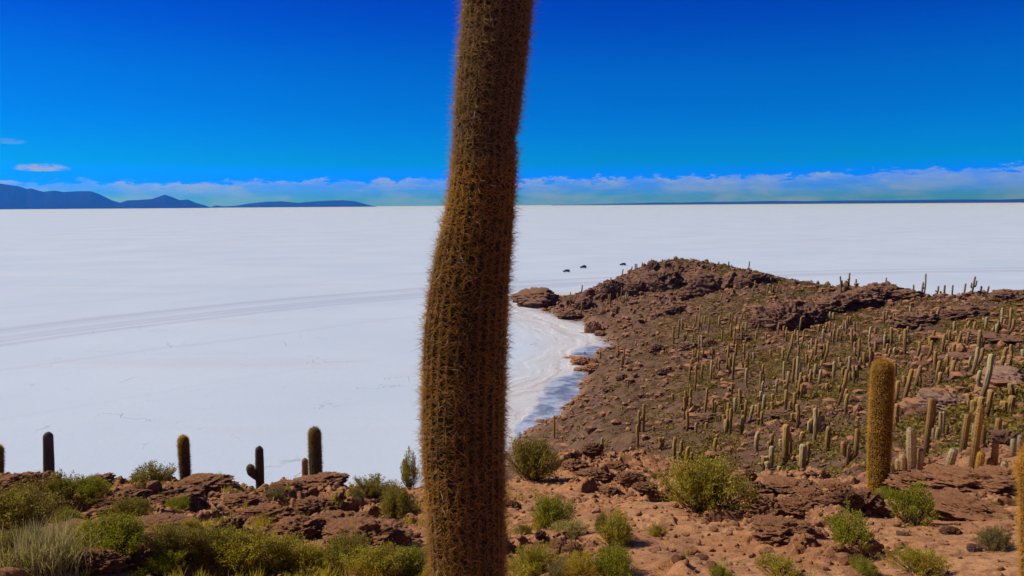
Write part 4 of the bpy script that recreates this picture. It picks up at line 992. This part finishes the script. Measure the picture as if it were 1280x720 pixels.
near_cactus(61, 612, 60, 540, 13.5, K_grey, S_grey, 'smooth dark grey cactus column on the left skyline without long spines', d=20.5, spacing=.05, per=5, l=(.008, .02), wid=.002, seed=23, sw=.96)
near_cactus(232, 600, 229, 546, 15, K_dark, S_brown, 'stout dark cactus with an orange spiny tip on the left mound', d=19.5, seed=24, spacing=.035, per=8, l=(.03, .085), wid=.0026)
c_tip = near_cactus(395, 605, 393, 535, 18, K_dark, S_khaki, 'stout bristly cactus with a yellow crown, the larger one of the pair', d=20, seed=25, spacing=.035, per=8, l=(.03, .10), wid=.0026)
near_cactus(382, 605, 381, 573, 9, K_far, S_khaki, 'small pale cactus behind the stout bristly yellow crowned one', d=20.8, seed=26, spacing=.04, per=6, l=(.02, .04), wid=.002)
near_cactus(325, 614, 324, 558, 12, K_dark, S_brown, 'dark slim cactus with one short golden arm on its left', d=19, seed=27, spacing=.045, per=6, l=(.01, .04), wid=.0022, arms=[(.42, -10, 589, 579, 11, S_gold)])
near_cactus(283, 612, 283, 602, 8, K_far, S_khaki, 'tiny dry cactus stub on the skyline of the left mound', d=19, seed=28, spacing=.03, per=8, l=(.02, .05), wid=.0022)
near_cactus(-6, 600, -4, 556, 20, K_dark, S_gold, 'golden edged cactus mostly cut off by the left border', d=18.5, seed=29, spacing=.035, per=8, l=(.03, .07), wid=.0026)
near_cactus(2, 606, 1, 593, 14, K_dark, S_gold, 'tiny golden cactus ball at the left border under the cut off one', d=18.2, seed=30, spacing=.03, per=8, l=(.03, .05), wid=.0026)
# crowns of bright young spines on two of the left cacti
for (px, py, d_, rr, mt, pr) in ((229, 553, 19.5, .118, S_gold, None), (393, 543, 20, .145, S_gold, None)):
    pr = [o for o in bpy.data.objects if o.get('label', '').startswith('stout dark cactus with an orange' if px == 229 else 'stout bristly')][0]
    t_ = np.array(pix(px, py, d_))-np.array(pr.location); H_ = .0
    for lo_, sp_, pe_, nm_ in ((-.60, .06, 3, 5), (-.30, .05, 5, 6), (-.12, .035, 8, 7)):
        pts_ = np.array([t_+[0, 0, lo_], t_+[0, 0, lo_*.5], t_+[0, 0, .14]]); V_, F_ = spine_geo(pts_, [rr*.97, rr*.98, rr*.9], 16, sp_, pe_, .03, .095, .0026, 70+nm_)
        link('crown_spines', mesh_np('crown_spines', V_, F_, False), mt, pr)
NEARC = [
 (1139,598,1139,534,13,K_pale,S_white,'thick white woolly cactus with small golden arms at its foot, right of the golden column',[(.10,-9,594,569,9,S_gold),(.15,-13,590,575,7,S_gold),(.12,9,590,560,6,S_khaki)]),
 (1146,602,1145,594,10,K_pale,S_white,'small white woolly ball at the foot of the thick white cactus',[]),
 (1116,594,1113,578,9,K_pale,S_white,'small pale leaning cactus left of the thick white one',[]),
 (1183,592,1193,560,12,K_pale,S_white,'short thick pale cactus leaning right above the rounded slab',[]),
 (1214,594,1226,506,10,K_far,S_khaki,'very tall slim cactus leaning right behind the right rim',[]),
 (1203,565,1210,517,9,K_far,S_khaki,'tall golden brown cactus left of the very tall slim one',[]),
 (1222,594,1227,564,11,K_gold,S_gold,'short orange spined cactus at the foot of the very tall slim one',[]),
 (1217,584,1218,576,9,K_gold,S_gold,'tiny orange cactus bud between tall cacti near the right rim',[]),
 (1241,592,1245,551,9,K_far,S_khaki,'cactus with a short lower stem in front near the right border',[(.12,-2,588,573,9,S_khaki)]),
 (1252,592,1257,576,9,K_pale,S_white,'short pale cactus at the right end of the rim group',[]),
 (1245,556,1249,522,9,K_far,S_khaki,'thick yellow topped cactus behind the right rim group',[]),
 (1266,572,1267,548,8,K_pale,S_grey,'grey cactus on the shaded rock near the right border',[]),
 (1274,566,1276,543,8,K_pale,S_grey,'grey cactus closest to the right border on the shaded rock',[]),
 (1228,558,1230,531,7,K_gold,S_brown,'brown cactus just right of the very tall slim one',[]),
 (1216,548,1218,529,5,K_pale,S_white,'short whitish cactus behind the very tall slim one',[]),
 (1156,572,1165,497,8,K_far,S_khaki,'tall cactus with a golden elbow behind the thick white one',[]),
 (1170,556,1173,534,6,K_pale,S_khaki,'shortest front stem of the cactus clump above the thick white cactus',[]),
 (1175,553,1176,514,5,K_pale,S_khaki,'slim left stem of the twin stems in the clump above the white cactus',[]),
 (1178,550,1180,514,5,K_pale,S_khaki,'slim right stem of the twin stems in the clump above the white cactus',[]),
 (1182,550,1184,530,6,K_far,S_brown,'brown stem at the right end of the clump above the white cactus',[]),
 (1167,552,1167,535,5,K_pale,S_khaki,'short stem at the left end of the clump above the white cactus',[]),
 (1150,590,1149,560,6,K_far,S_khaki,'slim khaki cactus right behind the thick white one',[]),
 (1160,586,1161,572,5,K_far,S_brown,'small brown cactus between the thick white one and the leaning pale one',[]),
 (1146,580,1145,566,5,K_gold,S_gold,'small golden cactus behind the shoulder of the thick white one',[]),
 (1058,588,1061,556,7,K_far,S_khaki,'cactus with a raised pale arm and a golden bud left of the golden column',[(.35,9,566,534,6,S_khaki),(.5,-5,566,552,6,S_gold)]),
]
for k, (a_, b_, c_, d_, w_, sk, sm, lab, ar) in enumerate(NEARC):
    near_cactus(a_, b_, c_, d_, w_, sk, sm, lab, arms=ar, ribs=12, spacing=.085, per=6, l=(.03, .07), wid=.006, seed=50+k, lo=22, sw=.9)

# ---- the crowd on the slopes: one cactus of each shape is built, the rest are copies
def far_proto(kind):
    c = {'straight': [(0, 0, 0), (.01, 0, 1), (0, 0, 2), (.0, 0, 3)], 'bent': [(0, 0, 0), (.10, 0, .9), (.30, 0, 1.6), (.32, 0, 3)], 'curved': [(0, 0, 0), (.12, 0, 1.), (.12, 0, 2), (0, 0, 3)]}[kind]
    return mesh_np('cactus', *stem_geo(c, [.17, .20, .21, .20], 9, 4, 20, .10, lump=.16))
def arm_mesh(pts, r): return mesh_np('arm', *stem_geo(pts, r, 9, 2, 10, .12))
FM = {k: far_proto(k) for k in ('straight', 'bent', 'curved')}
AM = {'left': arm_mesh([(0, 0, 1.0), (-.30, 0, 1.02), (-.42, 0, 1.2), (-.43, 0, 1.9)], [.10, .15, .16, .15]),
      'right': arm_mesh([(0, 0, 1.25), (.30, 0, 1.28), (.42, 0, 1.45), (.44, 0, 2.35)], [.10, .15, .16, .15]),
      'low': arm_mesh([(0, 0, .35), (.28, .05, .40), (.40, .06, .6), (.42, .06, 2.0)], [.10, .15, .17, .16]),
      'bud': arm_mesh([(0, 0, 1.3), (-.22, 0, 1.35), (-.30, 0, 1.5), (-.31, 0, 1.7)], [.10, .16, .17, .15])}
_fm = {}
def fmesh(me, mat):
    k = (me.name, mat.name)
    if k not in _fm: c = me.copy(); c.materials.append(mat); _fm[k] = c
    return _fm[k]
ORD = ['leftmost', 'second', 'third', 'fourth', 'fifth', 'sixth', 'seventh', 'eighth', 'ninth', 'tenth', 'eleventh', 'twelfth', 'thirteenth', 'fourteenth', 'fifteenth', 'sixteenth', 'seventeenth', 'eighteenth', 'nineteenth', 'twentieth'] + ['twenty-'+q for q in ('first', 'second', 'third', 'fourth', 'fifth', 'sixth', 'seventh', 'eighth', 'ninth')]
L = []   # (base px, base py, top px, top py, arms)
def reg(x0, y0, lst, k=8.):
    for q in lst: L.append((x0+q[0]/k, y0+q[1]/k, x0+q[2]/k, y0+q[3]/k, q[4] if len(q) > 4 else ''))
reg(840, 390, [(15,320,15,150),(60,270,75,90),(140,270,150,205),(100,180,103,75),(235,170,240,40),(265,200,280,20),(225,210,228,170),(290,190,300,60),(325,120,330,45),(365,210,372,60),(470,160,475,50),(500,330,500,195),(575,130,580,20),(600,100,603,10),(635,130,640,60),(695,90,705,10),(590,260,590,130),(625,230,630,165),(670,220,675,100),(690,320,693,160),(700,170,715,105),(735,200,742,110),(620,360,625,210),(860,200,868,125),(840,300,845,205),(940,310,940,225),(735,330,742,260),(765,370,765,310),(640,440,642,330),(725,480,720,335,'b'),(755,550,760,410),(810,500,812,415,'r'),(735,620,738,530),(555,612,570,340,'c'),(590,540,592,440),(605,690,625,435),(295,400,295,255),(268,380,272,250),(235,490,235,370),(260,530,265,400,'b'),(205,470,215,385),(215,370,220,315),(400,470,400,360),(415,460,420,420),(192,590,197,480,'b'),(175,700,180,565),(226,800,238,555,'c'),(295,690,305,530),(385,680,400,500),(415,630,420,540),(890,790,890,610)])
reg(960, 390, [(100,245,108,130),(155,265,160,150),(180,300,188,165),(178,520,232,235,'n'),(265,335,272,190),(300,400,300,200,'b'),(325,380,345,200),(315,200,335,65),(280,210,285,165),(465,490,488,290,'c'),(555,300,560,180),(570,210,590,110),(605,220,620,100),(615,100,622,5),(655,90,655,10),(655,320,665,180),(668,170,672,120),(690,300,705,175),(725,300,735,210),(775,220,775,100),(805,130,803,45),(825,120,832,50),(845,400,835,185,'r'),(865,250,865,110),(855,440,872,310),(888,515,912,290,'l'),(560,520,580,310,'n'),(388,530,388,430),(410,510,425,395),(430,500,430,430),(20,460,20,385),(525,410,528,380),(535,550,540,490),(475,520,485,445),(405,650,412,520),(460,680,480,530,'r'),(425,760,432,590),(500,760,530,590),(655,660,665,510),(705,560,710,460),(725,570,728,510),(790,520,790,460),(740,650,748,565),(850,740,850,550,'lr'),(285,760,300,470,'r'),(240,720,265,480),(205,680,200,600),(160,885,215,620,'b'),(330,730,318,690),(690,950,795,600,'b'),(300,880,315,700),(325,875,345,730)])
reg(1080, 390, [(200,120,200,0),(225,100,230,0),(300,100,300,20),(410,90,412,10),(735,80,735,0),(50,360,70,165),(105,230,108,170),(270,330,272,170),(200,380,212,240),(95,440,110,310),(50,560,62,370,'lr'),(215,440,238,325),(245,470,265,370),(310,430,312,360),(345,250,345,190),(360,300,362,240),(408,430,412,190,'r'),(440,210,440,150),(520,480,560,310),(640,490,652,300),(685,310,705,190),(765,460,810,235),(830,300,845,185),(860,310,862,195),(895,230,905,105),(810,400,822,320),(710,600,718,410),(790,510,800,415),(850,450,860,365),(880,460,905,330),(915,350,930,250),(945,360,950,270),(830,590,835,440),(720,690,760,500,'r'),(870,610,890,460),(860,720,905,500),(740,800,770,610),(385,950,485,595),(500,850,570,550)])
reg(1160, 390, [(375,200,378,135),(390,330,412,170),(415,290,475,110),(300,350,335,205),(500,400,525,195),(425,665,500,370,'l'),(490,560,520,370),(530,370,555,255),(685,230,705,100),(720,190,740,60),(725,70,735,-10),(800,220,830,-20),(520,890,635,455,'l'),(745,635,790,515),(740,580,770,395),(820,520,828,340),(940,470,945,380),(325,710,330,620),(230,590,250,470),(580,1060,635,805,'b'),(455,1080,460,895),(760,1050,765,900)])
reg(840, 470, [(120,440,120,230,'b'),(180,360,185,230),(320,460,355,145),(400,410,405,240,'b'),(425,400,425,270),(240,580,240,480),(345,530,345,470),(515,570,515,400),(540,580,555,355,'r'),(600,180,600,80),(620,285,622,225),(720,470,745,260,'b'),(695,370,700,290),(770,470,815,300),(845,400,845,300),(860,490,870,290,'b'),(905,370,930,200),(885,250,890,160),(905,160,915,60),(885,130,885,60),(10,250,8,180)])
reg(960, 470, [(75,180,95,40),(45,250,50,185),(780,400,800,195),(30,415,35,270,'l'),(420,570,435,440),(450,680,470,350),(450,370,455,300),(485,540,510,360),(590,760,605,525),(350,680,350,580),(590,165,590,80)])
L += [(844,580,844,549,''),(851,577,852,553,''),(847,582,848,566,''),(860,580,861,560,'g'),(864,579,865,566,''),(894,571,895,549,''),(946,564,948,541,''),(964,560,965,544,''),(961,562,961,553,''),(954,588,955,572,''),(958,591,958,578,''),(963,587,965,560,''),(981,579,983,534,'w'),(986,575,986,543,''),(976,563,976,550,''),(1000,590,998,571,''),(1003,590,1004,558,'w'),(1008,583,1011,555,''),(974,592,974,587,'p'),(1003,556,1004,541,''),
 (693,549,693,522,'g'),(752,567,753,548,'p'),(797,560,797,533,'g'),(799,540,799,515,''),(804,540,805,508,''),(788,568,788,560,'p'),(765,565,765,560,''),(824,563,825,548,'g'),(828,558,829,548,'g'),(817,540,817,533,'g'),
 (713,380,713,366,''),(726,394,727,380,''),(731,447,731,440,''),(750,449,750,440,''),(772,452,772,436,''),(779,457,781,433,''),(777,462,778,446,''),(795,435,795,427,''),(785,485,785,477,''),
 (727,366,728,357,''),(745,355,746,349,''),(763,349,764,343,''),(778,346,779,337,''),(786,341,787,336,''),(789,341,790,336,''),(794,340,794,332,''),(796,340,796,333,''),(802,336,803,329,''),(805,336,805,331,''),(828,323,828,319,''),(759,382,760,369,''),(763,383,763,368,''),(775,379,776,360,''),(772,376,772,367,''),(780,379,780,371,''),(782,383,783,366,'b'),(784,376,785,368,''),(790,366,791,358,''),(795,366,796,355,''),(797,365,798,353,''),
 (898.5,332,898.5,327,''),(911,336,911,329,''),(936,340,937,330,''),(869,343,869,335,''),(943,370,944,352,''),(941,371,941,362,''),(900,382,903,368,''),(875,395,876,382,''),(964,355,964,347,''),(960,366,961,356,''),(966,366,967,357,''),(972,368,972,358,''),(983,370,983,361,''),
 (1051,371,1050,347,'r'),(1061,365,1062,348,'b'),(1070,365,1070,356,''),(1106,358,1108,341,''),(1142,362,1142,357,''),(1155,372,1157,346,'l'),(1153,372,1154,354,''),(1170,370,1173,357,'b'),(1180,369,1181,356,''),(1176,370,1176,364,''),(1190,369,1191,356,''),(1205,371,1207,357,''),(1215,371,1219,350,'lr'),(1226,371,1227,363,''),(1233,369,1236,358,''),(1138,400,1138,384,''),(1172,398,1173,387,''),(1251,402,1253,386,''),(1262,420,1264,400,''),(1262,462,1263,445,'')]
_r = random.Random(5)
for _ in range(70):   # the thickly grown middle of the slope
    px_ = _r.uniform(850, 1278); py_ = _r.uniform(395, 548); h_ = (8+(py_-380)*.17)*_r.uniform(.5, 1.1)
    L.append((px_, py_, px_+h_*_r.uniform(-.02, .30)*(px_-840)/400, py_-h_, _r.choice(['', '', '', '', 'b', 'l', 'c', 'r'])))
def zone(x, y):
    if y < 345 and x < 980: return 'on the ridge line of the far hill'
    if x < 800 and y < 400: return 'on the left flank of the far hill'
    if y < 374: return 'on the right crest against the salt' if x > 1030 else 'below the dark cliffs of the far hill'
    if x < 840: return 'on the low ground near the shore' if y < 500 else 'on the bowl floor beside the mud flat'
    if y < 405: return 'on the upper slope under the crags'
    if y > 555: return 'right behind the rim above the big bush' if x < 1010 else 'left of the golden cactus'
    c = 'left' if x < 900 else ('left middle' if x < 960 else ('centre' if x < 1030 else ('right middle' if x < 1110 else ('right' if x < 1200 else 'far right'))))
    r = 'upper' if y < 440 else ('middle' if y < 490 else 'lower')
    return 'on the %s %s slope' % (r, c)
recs = []
for (bx, by, tx, ty, ar) in L:
    if ar == '' and by-ty > 10 and random.random() < .25: ar = random.choice(['b', 'b', 'l', 'r', 'lr', 'n'])
    h = spot(bx, by, 40 if by > 500 else 90)
    if not h: print('no ground for cactus', bx, by); continue
    sky_ = next((v for v in np.arange(300, 420, 1.) if hit(bx, v, 150 if bx > 1000 else 250)), 999)
    if abs(by-sky_) < 9 and by < 405 and h[3] > 120: h = hit(bx, sky_+.6, 150 if bx > 1000 else 250); ty = ty+(sky_+1.2-by); by = sky_+1.2
    hp = (by-ty); lean = (tx-bx)/max(hp, 1); thick = 'w' in ar
    kind = 'bent' if 'n' in ar else ('curved' if 'c' in ar else ('straight' if random.random() < .6 else 'curved'))
    mt = K_gold if 'g' in ar else (K_pale if 'p' in ar or random.random() < .2 else K_far)
    recs.append(dict(h=h, ty=ty, tx=tx, bx=bx, by=by, ar=ar, kind=kind, mt=mt, thick=thick, hp=hp, lean=lean, r=h[3]))
# every cactus is described by height, habit and where on the hill it stands
from collections import defaultdict
cl = defaultdict(list)
for q in recs:
    size = 'tiny' if q['hp'] < 8 else ('short' if q['hp'] < 13 else ('tall' if q['hp'] > 24 else 'middling'))
    hab = 'bent' if q['kind'] == 'bent' else ('leaning' if q['lean'] > .13 else 'upright')
    colr = 'golden' if q['mt'] is K_gold else ('pale' if q['mt'] is K_pale else '')
    arm = ' with two arms' if 'lr' in q['ar'] else (' with raised arm' if ('l' in q['ar'] or 'r' in q['ar']) else (' with side bud' if 'b' in q['ar'] else ''))
    q['d'] = (' '.join(w for w in (size, '' if (hab == 'upright' and arm) else hab, colr) if w), arm, zone(q['bx'], q['by'])); cl[q['d']].append(q)
for d_, qs in cl.items():
    qs.sort(key=lambda q: q['tx'])
    for n_, q in enumerate(qs):
        q['label'] = '%s cactus%s %s' % d_ if len(qs) == 1 else ('%s cactus%s %s, %s' % (*d_, ORD[n_]+('' if n_ == 0 else ' from left')))
for q in recs:
    x, y, z, dist = q['h']; a = math.atan2(x, y); H = (EYE+ray(q['tx'], q['ty'])[1]*dist)-z; H = max(H, .5)*1.10+.12; s = dist/FPX
    wm = (.34+.0006*dist)*random.uniform(.85, 1.15)*(1.5 if q['thick'] else 1.); wm = min(wm, H*.45)
    dx = (ray(q['tx'], q['ty'])[0]-a)*dist; ax = Vector(RGT(a))*dx+Vector((0, 0, H))+Vector((math.sin(a), math.cos(a), 0))*random.uniform(-.04, .04)*H
    rot = Vector((0, 0, 1)).rotation_difference(ax.normalized())
    arms_ = [k for k, c in (('left', 'l'), ('right', 'r'), ('bud', 'b')) if c in q['ar']]
    spin = Quaternion((0, 0, 1), -a+(random.uniform(0, 6.28) if not arms_ and q['kind'] != 'bent' else 0))
    sc = (wm/.42, wm/.42, H/3.0); g = 'tall columnar cacti growing over the slopes'
    if arms_:
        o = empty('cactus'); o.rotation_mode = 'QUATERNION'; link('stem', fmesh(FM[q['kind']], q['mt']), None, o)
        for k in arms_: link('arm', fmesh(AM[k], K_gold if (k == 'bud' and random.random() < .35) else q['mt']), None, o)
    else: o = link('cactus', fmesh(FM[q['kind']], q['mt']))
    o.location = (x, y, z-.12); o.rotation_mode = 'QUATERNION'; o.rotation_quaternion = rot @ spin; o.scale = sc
    tag(o, q['label'], 'cactus', g)
print('far cacti', len(recs))

# ------------------------------------------------------------------ cars far out on the salt
def mat_plain(name, c, rough=.5, metal=0., coat=0.):
    m, N = mat_new(name); p = N.n('ShaderNodeTexCoord').outputs['Object']
    cc = N.mix(N.ss(N.noise(p, 3, 4, .6), .5, .8, 0, .5), c, tuple(min(k+.08, 1) for k in c))
    principled(N, cc, rough, None, .5, Metallic=metal, Coat_Weight=coat); return m
C_bl = mat_plain('dark_blue_car_paint', (.018, .024, .045), .35, .2, .6); C_dk = mat_plain('black_car_paint', (.014, .014, .018), .35, .2, .6)
C_gr = mat_plain('dark_grey_car_paint', (.045, .047, .052), .35, .2, .6); C_gl = mat_plain('tinted_glass', (.01, .012, .016), .08)
C_ty = mat_plain('tyre_rubber', (.02, .02, .02), .85); C_rim = mat_plain('rim_metal', (.35, .35, .36), .35, .8); C_li = mat_plain('lamp_glass', (.6, .6, .58), .2)
def extrude_profile(prof, hw, bev=.06):
    bm = bmesh.new(); n = len(prof)
    vs = [[bm.verts.new((x, s*hw*wf, z)) for (x, z, wf) in prof] for s in (-1, 1)]
    bm.faces.new(vs[0]); bm.faces.new(vs[1][::-1])
    for k in range(n): bm.faces.new((vs[0][k], vs[1][k], vs[1][(k+1) % n], vs[0][(k+1) % n]))
    bmesh.ops.recalc_face_normals(bm, faces=bm.faces); bmesh.ops.bevel(bm, geom=bm.edges[:]+bm.verts[:], offset=bev, segments=2, affect='EDGES', profile=.6, clamp_overlap=True)
    me = bpy.data.meshes.new('body'); bm.to_mesh(me); bm.free(); return me
def cyl_mesh(name, r, w_, seg=20):
    bm = bmesh.new(); bmesh.ops.create_cone(bm, cap_ends=True, segments=seg, radius1=r, radius2=r, depth=w_, matrix=Matrix.Rotation(R(90), 4, 'X')); bmesh.ops.bevel(bm, geom=bm.edges[:], offset=w_*.14, segments=1, affect='EDGES')
    me = bpy.data.meshes.new(name); bm.to_mesh(me); bm.free(); return me
def make_car(paint, rack):
    root = empty('parked_car')
    body = extrude_profile([(-2.35, .45, .96), (-2.35, 1.05, .96), (-2.2, 1.18, .95), (2.2, 1.10, .95), (2.38, .95, .94), (2.38, .45, .94), (1.95, .36, .96), (-1.95, .36, .96)], .93)
    link('body', body, paint, root)
    cab = extrude_profile([(-2.25, 1.12, .95), (-2.05, 1.80, .82), (.45, 1.86, .82), (1.15, 1.13, .93)], .91, .07); cb = link('cabin', cab, paint, root)
    for sgn in (-1, 1):
        for (x0, x1, x2, x3) in ((-2.0, -1.87, -1.05, -1.05), (-.97, -.97, -.10, -.10), (-.02, -.02, .42, .92)):
            V_ = np.array([(x0, sgn*.875, 1.2), (x1, sgn*.785, 1.70), (x2, sgn*.785, 1.70), (x3, sgn*.875, 1.2)]); V2 = V_+np.array([0, sgn*.012, 0]); Vv = np.r_[V_, V2]
            link('window', mesh_np('window', Vv, [(0, 1, 2, 3), (4, 5, 6, 7), (0, 1, 5, 4), (1, 2, 6, 5), (2, 3, 7, 6), (3, 0, 4, 7)], False), C_gl, cb)
    V_ = np.array([(1.13, -.74, 1.2), (1.13, .74, 1.2), (.56, .66, 1.76), (.56, -.66, 1.76)])+np.array([.03, 0, .02]); Vv = np.r_[V_, V_+np.array([.015, 0, .012])]
    link('windscreen', mesh_np('windscreen', Vv, [(0, 1, 2, 3), (4, 5, 6, 7), (0, 1, 5, 4), (1, 2, 6, 5), (2, 3, 7, 6), (3, 0, 4, 7)], False), C_gl, cb)
    for wx in (-1.42, 1.45):
        for sgn in (-1, 1):
            wh = link('wheel', cyl_mesh('wheel', .39, .24), C_ty, root); wh.location = (wx, sgn*.82, .39); rm = link('rim', cyl_mesh('rim', .22, .26, 12), C_rim, wh)
    for sgn in (-1, 1):
        h_ = link('headlight', box_mesh('headlight', 2.34, 2.42, sgn*.68-.14, sgn*.68+.14, .82, .98), C_li, root)
    if rack:
        rk_ = link('roof_rack', box_mesh('roof_rack', -1.7, .2, -.62, .62, 1.88, 1.93), C_ty, root); link('bundle', box_mesh('bundle', -1.5, -.1, -.52, .52, 1.93, 2.18), C_gr, rk_)
    return root
def place_car(px, py, paint, label, yaw, rack):
    a, t = ray(px, py); d = -EYE/t; o = make_car(paint, rack); o.location = (d*math.sin(a), d*math.cos(a), 0); o.rotation_euler = (0, 0, yaw-a); tag(o, label, 'car', 'cars driving out on the salt')
place_car(708, 340.2, C_bl, 'dark car on the salt nearest to the shore, leftmost of the cars', R(184), False)
place_car(729, 335.2, C_dk, 'dark car with a loaded roof, just beyond the nearest car', R(190), True)
place_car(778.5, 331.8, C_bl, 'dark low car closest to the top of the far hill flank', R(186), False)
place_car(882, 327.6, C_gr, 'grey car roof peeping over the far hilltop', R(182), True)
